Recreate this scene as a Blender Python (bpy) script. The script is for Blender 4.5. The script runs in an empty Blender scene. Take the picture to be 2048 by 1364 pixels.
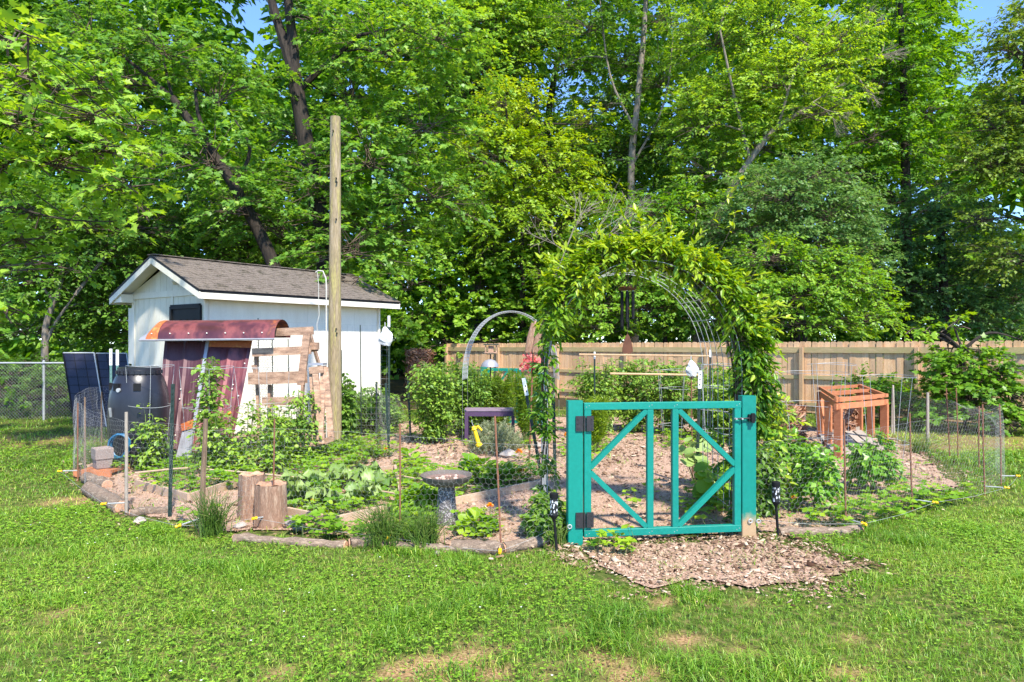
import bpy, math, random
import numpy as np
from mathutils import Vector, Matrix

# ------------------------------------------------------------------ camera, sky, sun, exposure
S = bpy.context.scene
CH = 1.75            # camera height
FPX = 1365.0         # focal length in photograph pixels (24 mm on a 36 mm sensor)
cam = bpy.data.objects.new('camera', bpy.data.cameras.new('camera'))
S.collection.objects.link(cam)
cam.location = (0, 0, CH)
cam.rotation_euler = (math.radians(90), 0, 0)
cam.data.lens = 24.0
cam.data.sensor_width = 36.0
cam.data.clip_end = 2000
S.camera = cam

SUN_AZ = math.radians(155)     # clockwise from +Y, seen from above: right and a little behind the camera
SUN_EL = math.radians(52)
world = bpy.data.worlds.new('World')
S.world = world
world.use_nodes = True
wn = world.node_tree.nodes
sky = wn.new('ShaderNodeTexSky')
sky.sky_type = 'NISHITA'
sky.sun_disc = False
sky.sun_elevation = SUN_EL
sky.sun_rotation = SUN_AZ
sky.altitude = 2500
sky.air_density = 1.0
sky.dust_density = 0.0
sky.ozone_density = 8.0
world.node_tree.links.new(sky.outputs[0], wn['Background'].inputs[0])
wn['Background'].inputs[1].default_value = 0.15
sun = bpy.data.objects.new('sun', bpy.data.lights.new('sun', 'SUN'))
S.collection.objects.link(sun)
sun.data.energy = 3.1
sun.data.angle = math.radians(2.5)
sun.data.color = (1.0, 0.94, 0.82)
sd = Vector((math.sin(SUN_AZ) * math.cos(SUN_EL), math.cos(SUN_AZ) * math.cos(SUN_EL), math.sin(SUN_EL)))
sun.rotation_euler = sd.to_track_quat('Z', 'Y').to_euler()
sun.location = (6, -4, 12)
S.view_settings.view_transform = 'Standard'
S.view_settings.look = 'None'
S.view_settings.exposure = 1.62
S.view_settings.gamma = 1.0
S.render.engine = 'CYCLES'
S.cycles.max_bounces = 8
S.cycles.diffuse_bounces = 4
S.cycles.transmission_bounces = 5
S.cycles.transparent_max_bounces = 8
S.cycles.caustics_reflective = False
S.cycles.caustics_refractive = False

rng = np.random.default_rng(11)
random.seed(11)
R = random.uniform

# ------------------------------------------------------------------ pixel to place helpers
def W(px, py, Y):
    return Vector(((px - 1024) / FPX * Y, Y, CH - (py - 682) / FPX * Y))
def G(px, py):
    Y = CH * FPX / (py - 682.0)
    return Vector(((px - 1024) / FPX * Y, Y, 0.0))
def GY(py):
    return CH * FPX / (py - 682.0)
def poly_px(pts):
    return np.array([(G(*p).x, G(*p).y) for p in pts])
def inside(poly, x, y):
    n = len(poly); c = np.zeros(len(x), bool); j = n - 1
    for i in range(n):
        xi, yi = poly[i]; xj, yj = poly[j]
        d = (yj - yi) if abs(yj - yi) > 1e-9 else 1e-9
        c ^= ((yi > y) != (yj > y)) & (x < (xj - xi) * (y - yi) / d + xi)
        j = i
    return c
_perm = rng.random((64, 64))
def vnoise(x, y, s):
    x = np.asarray(x) * s + 100.3; y = np.asarray(y) * s + 57.7
    xi = np.floor(x).astype(int); yi = np.floor(y).astype(int)
    fx = x - xi; fy = y - yi
    fx = fx * fx * (3 - 2 * fx); fy = fy * fy * (3 - 2 * fy)
    g = lambda a, b: _perm[a % 64, b % 64]
    return (g(xi, yi) * (1 - fx) + g(xi + 1, yi) * fx) * (1 - fy) + (g(xi, yi + 1) * (1 - fx) + g(xi + 1, yi + 1) * fx) * fy

# ------------------------------------------------------------------ object helpers
COL = S.collection
def tag(o, label=None, cat=None, group=None, kind=None):
    if label: o['label'] = label
    if cat: o['category'] = cat
    if group: o['group'] = group
    if kind: o['kind'] = kind
    return o
def empty(name, loc, label=None, cat=None, group=None):
    o = bpy.data.objects.new(name, None); COL.objects.link(o)
    o.empty_display_size = 0.1
    o.location = loc
    return tag(o, label, cat, group)
def root_loc(o):
    l = Vector((0, 0, 0))
    while o is not None:
        l += Vector(o.location); o = o.parent
    return l
def link(name, me, mat, parent=None):
    o = bpy.data.objects.new(name, me); COL.objects.link(o)
    if mat is not None: me.materials.append(mat)
    if parent is not None: o.parent = parent
    return o
def copy_tree(o, parent=None):
    c = o.copy(); COL.objects.link(c); c.parent = parent
    for ch in list(o.children): copy_tree(ch, c)
    return c

class MB:
    """collects shapes in world coordinates; build() links them as one mesh"""
    def __init__(s): s.v = []; s.f = []
    def add(s, vs, fs):
        b = len(s.v); s.v += [tuple(v) for v in vs]; s.f += [tuple(i + b for i in f) for f in fs]; return s
    def box(s, c, size, M=None):
        c = Vector(c); x, y, z = [k / 2 for k in size]
        P = [Vector((a * x, b * y, d * z)) for d in (-1, 1) for b in (-1, 1) for a in (-1, 1)]
        if M is not None: P = [M @ p for p in P]
        return s.add([c + p for p in P], [(0, 2, 3, 1), (4, 5, 7, 6), (0, 1, 5, 4), (2, 6, 7, 3), (0, 4, 6, 2), (1, 3, 7, 5)])
    def bar(s, p0, p1, w, h, up=(0, 0, 1), bev=0.0):
        """a beam from p0 to p1, w across, h along up"""
        p0 = Vector(p0); p1 = Vector(p1); d = (p1 - p0).normalized(); up = Vector(up)
        a = d.cross(up)
        if a.length < 1e-5: a = d.cross(Vector((0, 1, 0)))
        a.normalize(); u = a.cross(d).normalized()
        if bev <= 0:
            ring = [(-.5, -.5), (.5, -.5), (.5, .5), (-.5, .5)]
            ring = [(x * w, y * h) for x, y in ring]
        else:
            b = bev; W2 = w / 2; H2 = h / 2
            ring = [(-W2 + b, -H2), (W2 - b, -H2), (W2, -H2 + b), (W2, H2 - b), (W2 - b, H2), (-W2 + b, H2), (-W2, H2 - b), (-W2, -H2 + b)]
        n = len(ring)
        V = [p0 + a * x + u * y for x, y in ring] + [p1 + a * x + u * y for x, y in ring]
        F = [(i, (i + 1) % n, n + (i + 1) % n, n + i) for i in range(n)] + [tuple(range(n - 1, -1, -1)), tuple(range(n, 2 * n))]
        return s.add(V, F)
    def tube(s, pts, rad, n=8, cap=True, wob=0.0):
        pts = [Vector(p) for p in pts]
        if not hasattr(rad, '__len__'): rad = [rad] * len(pts)
        V = []; F = []; prev = None
        for i, p in enumerate(pts):
            d = (pts[min(i + 1, len(pts) - 1)] - pts[max(i - 1, 0)]).normalized()
            if prev is None:
                a = d.cross(Vector((0.3, 0.9, 0.2))).normalized()
            else:
                a = (prev - d * prev.dot(d)).normalized()
            prev = a; b = d.cross(a)
            for k in range(n):
                t = 2 * math.pi * k / n
                r = rad[i] * (1 + (R(-wob, wob) if wob else 0))
                V.append(p + (a * math.cos(t) + b * math.sin(t)) * r)
        for i in range(len(pts) - 1):
            for k in range(n):
                F.append((i * n + k, i * n + (k + 1) % n, (i + 1) * n + (k + 1) % n, (i + 1) * n + k))
        if cap:
            F.append(tuple(range(n - 1, -1, -1))); m = (len(pts) - 1) * n; F.append(tuple(range(m, m + n)))
        return s.add(V, F)
    def lathe(s, c, prof, n=24):
        c = Vector(c); V = []; F = []
        for r, z in prof:
            for k in range(n):
                t = 2 * math.pi * k / n; V.append(c + Vector((r * math.cos(t), r * math.sin(t), z)))
        for i in range(len(prof) - 1):
            for k in range(n):
                F.append((i * n + k, i * n + (k + 1) % n, (i + 1) * n + (k + 1) % n, (i + 1) * n + k))
        if prof[0][0] > 1e-4: F.append(tuple(range(n - 1, -1, -1)))
        if prof[-1][0] > 1e-4:
            m = (len(prof) - 1) * n; F.append(tuple(range(m, m + n)))
        return s.add(V, F)
    def prism(s, pts, off):
        off = Vector(off); pts = [Vector(p) for p in pts]; n = len(pts)
        V = pts + [p + off for p in pts]
        return s.add(V, [tuple(range(n - 1, -1, -1)), tuple(range(n, 2 * n))] + [(i, (i + 1) % n, n + (i + 1) % n, n + i) for i in range(n)])
    def build(s, name, mat, parent=None, smooth=False, origin=None):
        o0 = root_loc(parent) if parent is not None else Vector(origin or (0, 0, 0))
        me = bpy.data.meshes.new(name)
        me.from_pydata([(v[0] - o0.x, v[1] - o0.y, v[2] - o0.z) for v in s.v], [], s.f)
        if smooth:
            me.polygons.foreach_set('use_smooth', [True] * len(me.polygons))
            try: me.set_sharp_from_angle(angle=math.radians(40))
            except Exception: pass
        me.update()
        o = link(name, me, mat, parent)
        if parent is None and origin is not None: o.location = origin
        return o

def smooth_path(pts, k=4):
    """Catmull-Rom through (x,y,z,r) tuples"""
    P = [np.array(p, float) for p in pts]
    P = [2 * P[0] - P[1]] + P + [2 * P[-1] - P[-2]]
    out = []
    for i in range(1, len(P) - 2):
        for j in range(k):
            t = j / k
            a, b, c, d = P[i - 1], P[i], P[i + 1], P[i + 2]
            out.append(0.5 * (2 * b + (c - a) * t + (2 * a - 5 * b + 4 * c - d) * t * t + (3 * b - a - 3 * c + d) * t ** 3))
    out.append(P[-2])
    return out

# ------------------------------------------------------------------ numpy mesh helpers
def np_object(name, V, loops, starts, mat, parent=None, cv=None, smooth=False):
    o0 = root_loc(parent) if parent is not None else Vector((0, 0, 0))
    V = (np.asarray(V, dtype=np.float32) - np.array(o0, dtype=np.float32)).astype(np.float32)
    me = bpy.data.meshes.new(name)
    me.vertices.add(len(V)); me.vertices.foreach_set('co', V.ravel())
    me.loops.add(len(loops)); me.loops.foreach_set('vertex_index', np.asarray(loops, dtype=np.int32))
    me.polygons.add(len(starts)); me.polygons.foreach_set('loop_start', np.asarray(starts, dtype=np.int32))
    if smooth: me.polygons.foreach_set('use_smooth', np.ones(len(starts), bool))
    if cv is not None:
        a = me.attributes.new('cv', 'FLOAT', 'POINT'); a.data.foreach_set('value', np.asarray(cv, dtype=np.float32))
    me.update(calc_edges=True)
    me.validate()
    return link(name, me, mat, parent)

class NB:
    """numpy batches merged to one mesh"""
    def __init__(s): s.V = []; s.L = []; s.T = []; s.C = []; s.n = 0
    def add(s, V, faces, cv):
        """V (k,m,3) copies of a template of m verts; faces list of tuples over the template; cv (k,) or (k,m)"""
        k, m = V.shape[:2]
        if k == 0: return s
        flat = np.concatenate([np.array(f) for f in faces])
        tot = np.array([len(f) for f in faces])
        L = (flat[None, :] + (np.arange(k) * m)[:, None]).ravel() + s.n
        s.V.append(V.reshape(-1, 3)); s.L.append(L); s.T.append(np.tile(tot, k))
        cv = np.asarray(cv)
        s.C.append(np.repeat(cv, m) if cv.ndim == 1 else cv.ravel())
        s.n += k * m
        return s
    def build(s, name, mat, parent=None, smooth=False):
        V = np.concatenate(s.V); L = np.concatenate(s.L); T = np.concatenate(s.T); C = np.concatenate(s.C)
        st = np.concatenate([[0], np.cumsum(T)[:-1]])
        return np_object(name, V, L, st, mat, parent, C, smooth)

def nrm(a): return a / np.maximum(np.linalg.norm(a, axis=-1, keepdims=True), 1e-9)
def unit(n): return nrm(rng.normal(size=(n, 3)))

TEMPL = {
 'oval': ([(0, 0, 0), (.33, .42, .07), (0, 1, -.04), (-.33, .42, .07)], [(0, 1, 2), (0, 2, 3)]),
 'lance': ([(0, 0, 0), (.17, .35, .05), (.12, .7, .0), (0, 1, -.1), (-.12, .7, .0), (-.17, .35, .05)], [(0, 1, 2, 3), (0, 3, 4, 5)]),
 'maple': ([(0, 0, 0), (.30, .05, .03), (.22, .22, .02), (.56, .42, .07), (.24, .50, 0), (.20, .62, .02), (0, 1, -.05), (-.20, .62, .02), (-.24, .50, 0), (-.56, .42, .07), (-.22, .22, .02), (-.30, .05, .03)],
           [(0, 1, 2, 10, 11), (2, 3, 4), (8, 9, 10), (2, 4, 6, 8, 10)]),
 'round': ([(0, 0, 0), (.38, .15, .05), (.48, .55, .07), (.25, .9, .02), (0, 1, -.02), (-.25, .9, .02), (-.48, .55, .07), (-.38, .15, .05)], [(0, 1, 2, 3, 4), (0, 4, 5, 6, 7)]),
 'chip': ([(-.5, -.5, 0), (.5, -.42, 0), (.44, .5, 0), (-.46, .4, 0), (-.44, -.42, .16), (.42, -.4, .12), (.4, .42, .17), (-.42, .36, .13)], [(4, 5, 6, 7), (0, 1, 5, 4), (1, 2, 6, 5), (2, 3, 7, 6), (3, 0, 4, 7)]),
}
def leaf_verts(templ, pos, ydir, nor, size, width=1.0):
    T = np.array(TEMPL[templ][0])
    y = nrm(ydir); x = nrm(np.cross(y, nor)); z = np.cross(x, y)
    s = np.asarray(size).reshape(-1, 1, 1); w = np.broadcast_to(np.asarray(width, float), (len(pos),)).reshape(-1, 1, 1)
    return pos[:, None, :] + s * (T[None, :, 0:1] * w * x[:, None, :] + T[None, :, 1:2] * y[:, None, :] + T[None, :, 2:3] * z[:, None, :])
def add_leaves(nb, templ, pos, ydir, nor, size, cv, width=1.0):
    nb.add(leaf_verts(templ, pos, ydir, nor, size, width), TEMPL[templ][1], cv)
def add_segs(nb, P0, P1, r0, r1, n=3, cv=0.5):
    """open n-sided sticks between point arrays"""
    P0 = np.asarray(P0, float); P1 = np.asarray(P1, float); k = len(P0)
    if k == 0: return
    d = nrm(P1 - P0); ref = np.where(np.abs(d[:, 2:3]) > .9, np.array([[1., 0, 0]]), np.array([[0, 0, 1.]]))
    a = nrm(np.cross(d, ref)); b = np.cross(d, a)
    r0 = np.broadcast_to(np.asarray(r0, float), (k,)).reshape(-1, 1); r1 = np.broadcast_to(np.asarray(r1, float), (k,)).reshape(-1, 1)
    V = []
    for P, r in ((P0, r0), (P1, r1)):
        for i in range(n):
            t = 2 * math.pi * i / n
            V.append(P + r * (a * math.cos(t) + b * math.sin(t)))
    V = np.stack(V, 1)
    F = [(i, (i + 1) % n, n + (i + 1) % n, n + i) for i in range(n)]
    nb.add(V, F, np.broadcast_to(np.asarray(cv, float), (k,)))
def polyline_segs(nb, pts, r, n=4, cv=.5):
    pts = np.asarray(pts, float); add_segs(nb, pts[:-1], pts[1:], r, r, n, cv)

# ------------------------------------------------------------------ materials
def _mat(name):
    m = bpy.data.materials.new(name); m.use_nodes = True
    nt = m.node_tree; b = nt.nodes['Principled BSDF']
    return m, nt, b
def ramp(nt, stops):
    r = nt.nodes.new('ShaderNodeValToRGB'); e = r.color_ramp.elements
    while len(e) < len(stops): e.new(0.5)
    for el, (p, c) in zip(e, stops):
        el.position = p; el.color = (c[0], c[1], c[2], 1)
    return r
def mat(name, c1, c2=None, scale=8.0, stretch=(1, 1, 1), rough=.65, metal=0.0, spec=.35, bump=.0, detail=6, c3=None, rough2=None, vary=.12, fine=0.0, finescale=80):
    """noise-mixed colours; every object shifts its own noise and brightness a little"""
    m, nt, b = _mat(name); N = nt.nodes; Lk = nt.links
    c2 = c2 or tuple(k * .75 for k in c1)
    tc = N.new('ShaderNodeTexCoord'); oi = N.new('ShaderNodeObjectInfo')
    mp = N.new('ShaderNodeMapping'); mp.inputs['Scale'].default_value = stretch
    Lk.new(tc.outputs['Object'], mp.inputs['Vector'])
    mul = N.new('ShaderNodeMath'); mul.operation = 'MULTIPLY'; mul.inputs[1].default_value = 37.0
    Lk.new(oi.outputs['Random'], mul.inputs[0])
    add = N.new('ShaderNodeVectorMath'); add.operation = 'ADD'
    Lk.new(mp.outputs[0], add.inputs[0]); Lk.new(mul.outputs[0], add.inputs[1])
    nz = N.new('ShaderNodeTexNoise'); nz.inputs['Scale'].default_value = scale; nz.inputs['Detail'].default_value = detail; nz.inputs['Roughness'].default_value = .62
    Lk.new(add.outputs[0], nz.inputs['Vector'])
    st = [(.32, c1), (.68, c2)] if c3 is None else [(.3, c1), (.5, c2), (.7, c3)]
    rp = ramp(nt, st); Lk.new(nz.outputs['Fac'], rp.inputs[0])
    hsv = N.new('ShaderNodeHueSaturation')
    mr = N.new('ShaderNodeMapRange'); mr.inputs['To Min'].default_value = 1 - vary; mr.inputs['To Max'].default_value = 1 + vary
    Lk.new(oi.outputs['Random'], mr.inputs['Value']); Lk.new(mr.outputs[0], hsv.inputs['Value'])
    Lk.new(rp.outputs[0], hsv.inputs['Color'])
    out = hsv.outputs[0]
    if fine > 0:
        n2 = N.new('ShaderNodeTexNoise'); n2.inputs['Scale'].default_value = finescale; n2.inputs['Detail'].default_value = 3
        Lk.new(add.outputs[0], n2.inputs['Vector'])
        mr2 = N.new('ShaderNodeMapRange'); mr2.inputs['From Min'].default_value = .3; mr2.inputs['From Max'].default_value = .7; mr2.inputs['To Min'].default_value = 1 - fine; mr2.inputs['To Max'].default_value = 1 + fine
        Lk.new(n2.outputs['Fac'], mr2.inputs['Value'])
        vm = N.new('ShaderNodeVectorMath'); vm.operation = 'SCALE'
        Lk.new(out, vm.inputs[0]); Lk.new(mr2.outputs[0], vm.inputs['Scale'])
        out = vm.outputs[0]
    Lk.new(out, b.inputs['Base Color'])
    b.inputs['Roughness'].default_value = rough; b.inputs['Metallic'].default_value = metal
    b.inputs['Specular IOR Level'].default_value = spec
    if rough2 is not None:
        mr3 = N.new('ShaderNodeMapRange'); mr3.inputs['To Min'].default_value = rough; mr3.inputs['To Max'].default_value = rough2
        Lk.new(nz.outputs['Fac'], mr3.inputs['Value']); Lk.new(mr3.outputs[0], b.inputs['Roughness'])
    if bump > 0:
        bp = N.new('ShaderNodeBump'); bp.inputs['Strength'].default_value = bump; bp.inputs['Distance'].default_value = .02
        Lk.new(nz.outputs['Fac'], bp.inputs['Height']); Lk.new(bp.outputs[0], b.inputs['Normal'])
    return m
def leafmat(name, dark, mid, light, transl=.35, rough=.42, spec=.42, attr='cv'):
    m, nt, b = _mat(name); N = nt.nodes; Lk = nt.links
    at = N.new('ShaderNodeAttribute'); at.attribute_name = attr
    rp = ramp(nt, [(0.0, dark), (.5, mid), (1.0, light)]); Lk.new(at.outputs['Fac'], rp.inputs[0])
    Lk.new(rp.outputs[0], b.inputs['Base Color'])
    b.inputs['Roughness'].default_value = rough; b.inputs['Specular IOR Level'].default_value = spec
    tr = N.new('ShaderNodeBsdfTranslucent')
    hs = N.new('ShaderNodeHueSaturation'); hs.inputs['Hue'].default_value = .485; hs.inputs['Saturation'].default_value = 1.1; hs.inputs['Value'].default_value = 1.25
    Lk.new(rp.outputs[0], hs.inputs['Color']); Lk.new(hs.outputs[0], tr.inputs['Color'])
    mx = N.new('ShaderNodeMixShader'); mx.inputs[0].default_value = transl
    Lk.new(b.outputs[0], mx.inputs[1]); Lk.new(tr.outputs[0], mx.inputs[2])
    Lk.new(mx.outputs[0], nt.nodes['Material Output'].inputs['Surface'])
    return m
def cvmat(name, stops, rough=.7, spec=.25, metal=0):
    m, nt, b = _mat(name)
    at = nt.nodes.new('ShaderNodeAttribute'); at.attribute_name = 'cv'
    rp = ramp(nt, stops); nt.links.new(at.outputs['Fac'], rp.inputs[0]); nt.links.new(rp.outputs[0], b.inputs['Base Color'])
    b.inputs['Roughness'].default_value = rough; b.inputs['Specular IOR Level'].default_value = spec; b.inputs['Metallic'].default_value = metal
    return m

M = {}
M['bark'] = mat('bark', (.05, .037, .028), (.016, .012, .009), 7, (3, 3, .6), .9, bump=.8, fine=.3)
M['bark_pale'] = mat('bark_pale', (.30, .25, .20), (.13, .10, .08), 8, (3, 3, .7), .9, bump=.6, fine=.25)
M['twig'] = mat('twig', (.14, .10, .07), (.07, .05, .035), 20, rough=.85)
M['deadwood'] = mat('deadwood', (.30, .25, .20), (.17, .14, .11), 10, rough=.85)
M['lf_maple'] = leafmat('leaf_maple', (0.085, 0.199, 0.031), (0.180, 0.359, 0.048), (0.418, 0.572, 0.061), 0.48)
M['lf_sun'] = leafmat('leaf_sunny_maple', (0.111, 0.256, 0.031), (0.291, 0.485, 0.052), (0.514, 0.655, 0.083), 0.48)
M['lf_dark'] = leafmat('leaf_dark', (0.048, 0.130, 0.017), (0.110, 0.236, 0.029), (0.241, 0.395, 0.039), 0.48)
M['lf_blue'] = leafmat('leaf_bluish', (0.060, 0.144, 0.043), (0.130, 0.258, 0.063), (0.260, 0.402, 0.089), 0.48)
M['lf_mid'] = leafmat('leaf_mid', (0.068, 0.176, 0.023), (0.155, 0.335, 0.033), (0.329, 0.503, 0.047), 0.48)
M['lf_yellow'] = leafmat('leaf_yellowish', (0.120, 0.246, 0.017), (0.250, 0.403, 0.024), (0.460, 0.560, 0.044), .42)
M['lf_olive'] = leafmat('leaf_olive', (0.084, 0.163, 0.022), (0.187, 0.290, 0.039), (0.321, 0.428, 0.055), 0.48)
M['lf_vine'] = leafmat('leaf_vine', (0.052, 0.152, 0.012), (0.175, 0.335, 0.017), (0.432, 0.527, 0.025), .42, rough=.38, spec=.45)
M['lf_tomato'] = leafmat('leaf_tomato', (0.068, 0.159, 0.025), (0.166, 0.305, 0.045), (0.331, 0.476, 0.054), .38)
M['lf_fern'] = leafmat('leaf_fern', (.10, .20, .01), (.19, .31, .015), (.30, .42, .03), .45)
M['lf_kale'] = leafmat('leaf_kale', (.13, .24, .05), (.25, .37, .09), (.40, .51, .19), .3)
M['lf_lush'] = leafmat('leaf_lush', (0.069, 0.179, 0.011), (0.172, 0.347, 0.018), (0.345, 0.504, 0.027), .4)
M['lf_pepper'] = leafmat('leaf_pepper', (0.048, 0.159, 0.014), (0.114, 0.288, 0.022), (0.260, 0.460, 0.040), .35, rough=.35, spec=.5)
M['lf_silver'] = leafmat('leaf_silver', (.17, .21, .10), (.30, .34, .18), (.46, .47, .30), .3)
M['lf_onion'] = leafmat('leaf_onion', (0.055, 0.121, 0.018), (0.110, 0.209, 0.027), (0.286, 0.330, 0.081), .3)
M['lf_brown'] = leafmat('leaf_dry_brown', (.14, .055, .03), (.30, .14, .075), (.48, .28, .17), .2)
M['lf_grass'] = leafmat('grass_blade', (0.089, 0.203, 0.019), (0.201, 0.390, 0.029), (0.581, 0.600, 0.119), .35)
M['lf_clover'] = leafmat('clover_leaf', (0.102, 0.238, 0.020), (0.217, 0.411, 0.030), (0.382, 0.549, 0.050), .35)
M['petal_orange'] = leafmat('petal_orange', (.75, .22, .01), (.85, .32, .01), (.9, .45, .02), .25)
M['petal_red'] = leafmat('petal_red', (.60, .10, .09), (.72, .17, .15), (.80, .30, .27), .3)
M['petal_white'] = leafmat('petal_white', (.7, .7, .62), (.78, .78, .7), (.85, .85, .8), .25)
# ------------------------------------------------------------------ ground
RING = poly_px([(1140, 1104), (1000, 1112), (800, 1098), (640, 1085), (547, 1076), (402, 1074), (330, 1050), (240, 1040), (160, 985), (140, 945), (165, 905), (240, 880),
                (420, 858), (690, 852), (900, 838), (1100, 832), (1400, 832), (1600, 848), (1770, 872), (1850, 905), (1925, 945), (1960, 975), (1890, 990), (1830, 1020), (1690, 1066), (1505, 1078)])
APRON = poly_px([(1105, 1092), (1135, 1125), (1180, 1156), (1280, 1190), (1370, 1172), (1450, 1180), (1540, 1197), (1660, 1178), (1790, 1140), (1690, 1108), (1580, 1078), (1500, 1062)])
BARE = [(940, 1305, .17), (850, 1340, .22), (1000, 1345, .22), (1090, 1335, .15), (790, 1345, .13), (1375, 1283, .16), (1330, 1280, .08), (1712, 1288, .15), (1690, 1345, .13), (1335, 1208, .14), (1190, 1308, .10), (1240, 1345, .2),
        (1450, 1290, .10), (1130, 1262, .09), (960, 1268, .08), (155, 1000, .35), (120, 1226, .09), (1500, 1200, .1), (560, 1340, .08), (1900, 1150, .12), (700, 1290, .06), (400, 1072, .14)]
DRY = [(1850, 888, 1.6), (1960, 878, 1.5), (1750, 870, 1.2), (80, 878, 1.6), (2040, 885, 1.5)]
FEN0 = np.array([-2.29, 24.4]); FEND = np.array([1.87, -1.56])
def behind_fence(x, y):
    """signed metres behind the wooden fence line and its continuation to the left"""
    n = np.array([1.56, 1.87]) / 2.435
    d = (x - FEN0[0]) * n[0] + (y - FEN0[1]) * n[1]
    return np.minimum(d, 99)
def dirt_at(x, y):
    d = np.zeros_like(x)
    for px, py, r in BARE:
        g = G(px, py)
        q = ((x - g.x) ** 2 + ((y - g.y) * 1.1) ** 2) / r ** 2
        d = np.maximum(d, np.clip(1.2 - q * .8 - 1.1 * (vnoise(x, y, 7) - .35) - 1.3 * (vnoise(x, y, 21) - .4), 0, 1))
    return d
def dry_at(x, y):
    d = np.zeros_like(x)
    for px, py, r in DRY:
        g = G(px, py); q = ((x - g.x) ** 2 + (y - g.y) ** 2 * 3) / r ** 2
        d = np.maximum(d, np.clip(1.2 - q, 0, 1) * .85)
    return d
def build_ground():
    xs = np.concatenate([[-400, -150, -60, -30, -18], np.arange(-12, 12.01, .14), [18, 30, 60, 150, 400]])
    ys = np.concatenate([[-200, -60, -20, -6, 0, 2], np.arange(2.5, 20, .14), [21, 23, 26, 30, 40, 70, 150, 500]])
    X, Y = np.meshgrid(xs, ys); x = X.ravel(); y = Y.ravel()
    z = np.where((np.abs(x) < 12) & (y < 20) & (y > 2.4), (vnoise(x, y, 1.1) - .5) * .02 + (vnoise(x, y, 4) - .5) * .008, 0) - .012
    V = np.stack([x, y, z], 1); nx = len(xs)
    i, j = np.meshgrid(np.arange(nx - 1), np.arange(len(ys) - 1)); a = (j * nx + i).ravel()
    F = np.stack([a, a + 1, a + nx + 1, a + nx], 1)
    m, nt, b = _mat('lawn_soil'); N = nt.nodes; Lk = nt.links
    at = N.new('ShaderNodeAttribute'); at.attribute_name = 'cv'
    tc = N.new('ShaderNodeTexCoord')
    n1 = N.new('ShaderNodeTexNoise'); n1.inputs['Scale'].default_value = 14; n1.inputs['Detail'].default_value = 8; Lk.new(tc.outputs['Object'], n1.inputs['Vector'])
    n2 = N.new('ShaderNodeTexNoise'); n2.inputs['Scale'].default_value = 60; n2.inputs['Detail'].default_value = 5; Lk.new(tc.outputs['Object'], n2.inputs['Vector'])
    green = ramp(nt, [(.35, (.035, .05, .012)), (.5, (.07, .10, .018)), (.65, (.17, .14, .055))]); Lk.new(n1.outputs['Fac'], green.inputs[0])
    dirt = ramp(nt, [(.32, (.13, .07, .035)), (.5, (.33, .19, .095)), (.66, (.48, .32, .17))]); Lk.new(n2.outputs['Fac'], dirt.inputs[0])
    litter = ramp(nt, [(.35, (.025, .02, .012)), (.6, (.07, .055, .03))]); Lk.new(n1.outputs['Fac'], litter.inputs[0])
    mr = N.new('ShaderNodeMapRange'); mr.inputs['From Max'].default_value = .5; Lk.new(at.outputs['Fac'], mr.inputs['Value'])
    mx = N.new('ShaderNodeMixRGB'); Lk.new(mr.outputs[0], mx.inputs[0]); Lk.new(green.outputs[0], mx.inputs[1]); Lk.new(dirt.outputs[0], mx.inputs[2])
    gt = N.new('ShaderNodeMath'); gt.operation = 'GREATER_THAN'; gt.inputs[1].default_value = .75; Lk.new(at.outputs['Fac'], gt.inputs[0])
    mx2 = N.new('ShaderNodeMixRGB'); Lk.new(gt.outputs[0], mx2.inputs[0]); Lk.new(mx.outputs[0], mx2.inputs[1]); Lk.new(litter.outputs[0], mx2.inputs[2])
    Lk.new(mx2.outputs[0], b.inputs['Base Color']); b.inputs['Roughness'].default_value = .95; b.inputs['Specular IOR Level'].default_value = .1
    bp = N.new('ShaderNodeBump'); bp.inputs['Strength'].default_value = .5; bp.inputs['Distance'].default_value = .02
    Lk.new(n2.outputs['Fac'], bp.inputs['Height']); Lk.new(bp.outputs[0], b.inputs['Normal'])
    woods = (behind_fence(x, y) > .4) | (y > 17.5) | (x < -13.5)
    cv = np.where(woods, 1.0, np.maximum(dirt_at(x, y), dry_at(x, y) * .6) * .5)
    o = np_object('ground', V, F.ravel(), np.arange(len(F)) * 4, m, None, cv, True)
    tag(o, 'lawn soil with short grass, thatch and bare straw patches', None, None, 'structure')
build_ground()

def sheet(name, poly, z, m, label):
    pts = []
    for k in range(len(poly)):
        p, q = poly[k], poly[(k + 1) % len(poly)]; L = np.linalg.norm(q - p); n = max(2, int(L / .06))
        for t in np.arange(n) / n: pts.append(p + (q - p) * t)
    pts = np.array(pts); c = pts.mean(0)
    d = pts - c; d = d / np.linalg.norm(d, axis=1, keepdims=True)
    pts = pts + d * ((vnoise(pts[:, 0], pts[:, 1], 3) - .5) * .18 + (vnoise(pts[:, 0], pts[:, 1], 11) - .5) * .07 - .22)[:, None]
    V = np.concatenate([pts, np.full((len(pts), 1), z)], 1)
    o = np_object(name, V, np.arange(len(pts)), [0], m)
    if o.data.polygons[0].normal.z < 0: o.data.flip_normals()
    return tag(o, label, None, None, 'structure')
M['mulch'] = mat('mulch_floor', (.20, .11, .075), (.42, .27, .19), 55, rough=.95, spec=.1, bump=.9, detail=8, c3=(.60, .45, .35), vary=0)
sheet('mulch_bed', RING, .003, M['mulch'], 'wood chip floor of the fenced vegetable garden')
sheet('mulch_path', APRON, .0065, M['mulch'], 'wood chip apron spilling out in front of the gate')
M['chip'] = cvmat('wood_chip', [(0, (.07, .034, .02)), (.3, (.19, .115, .07)), (.65, (.33, .225, .145)), (1, (.56, .43, .31))], .9, .15)
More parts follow.
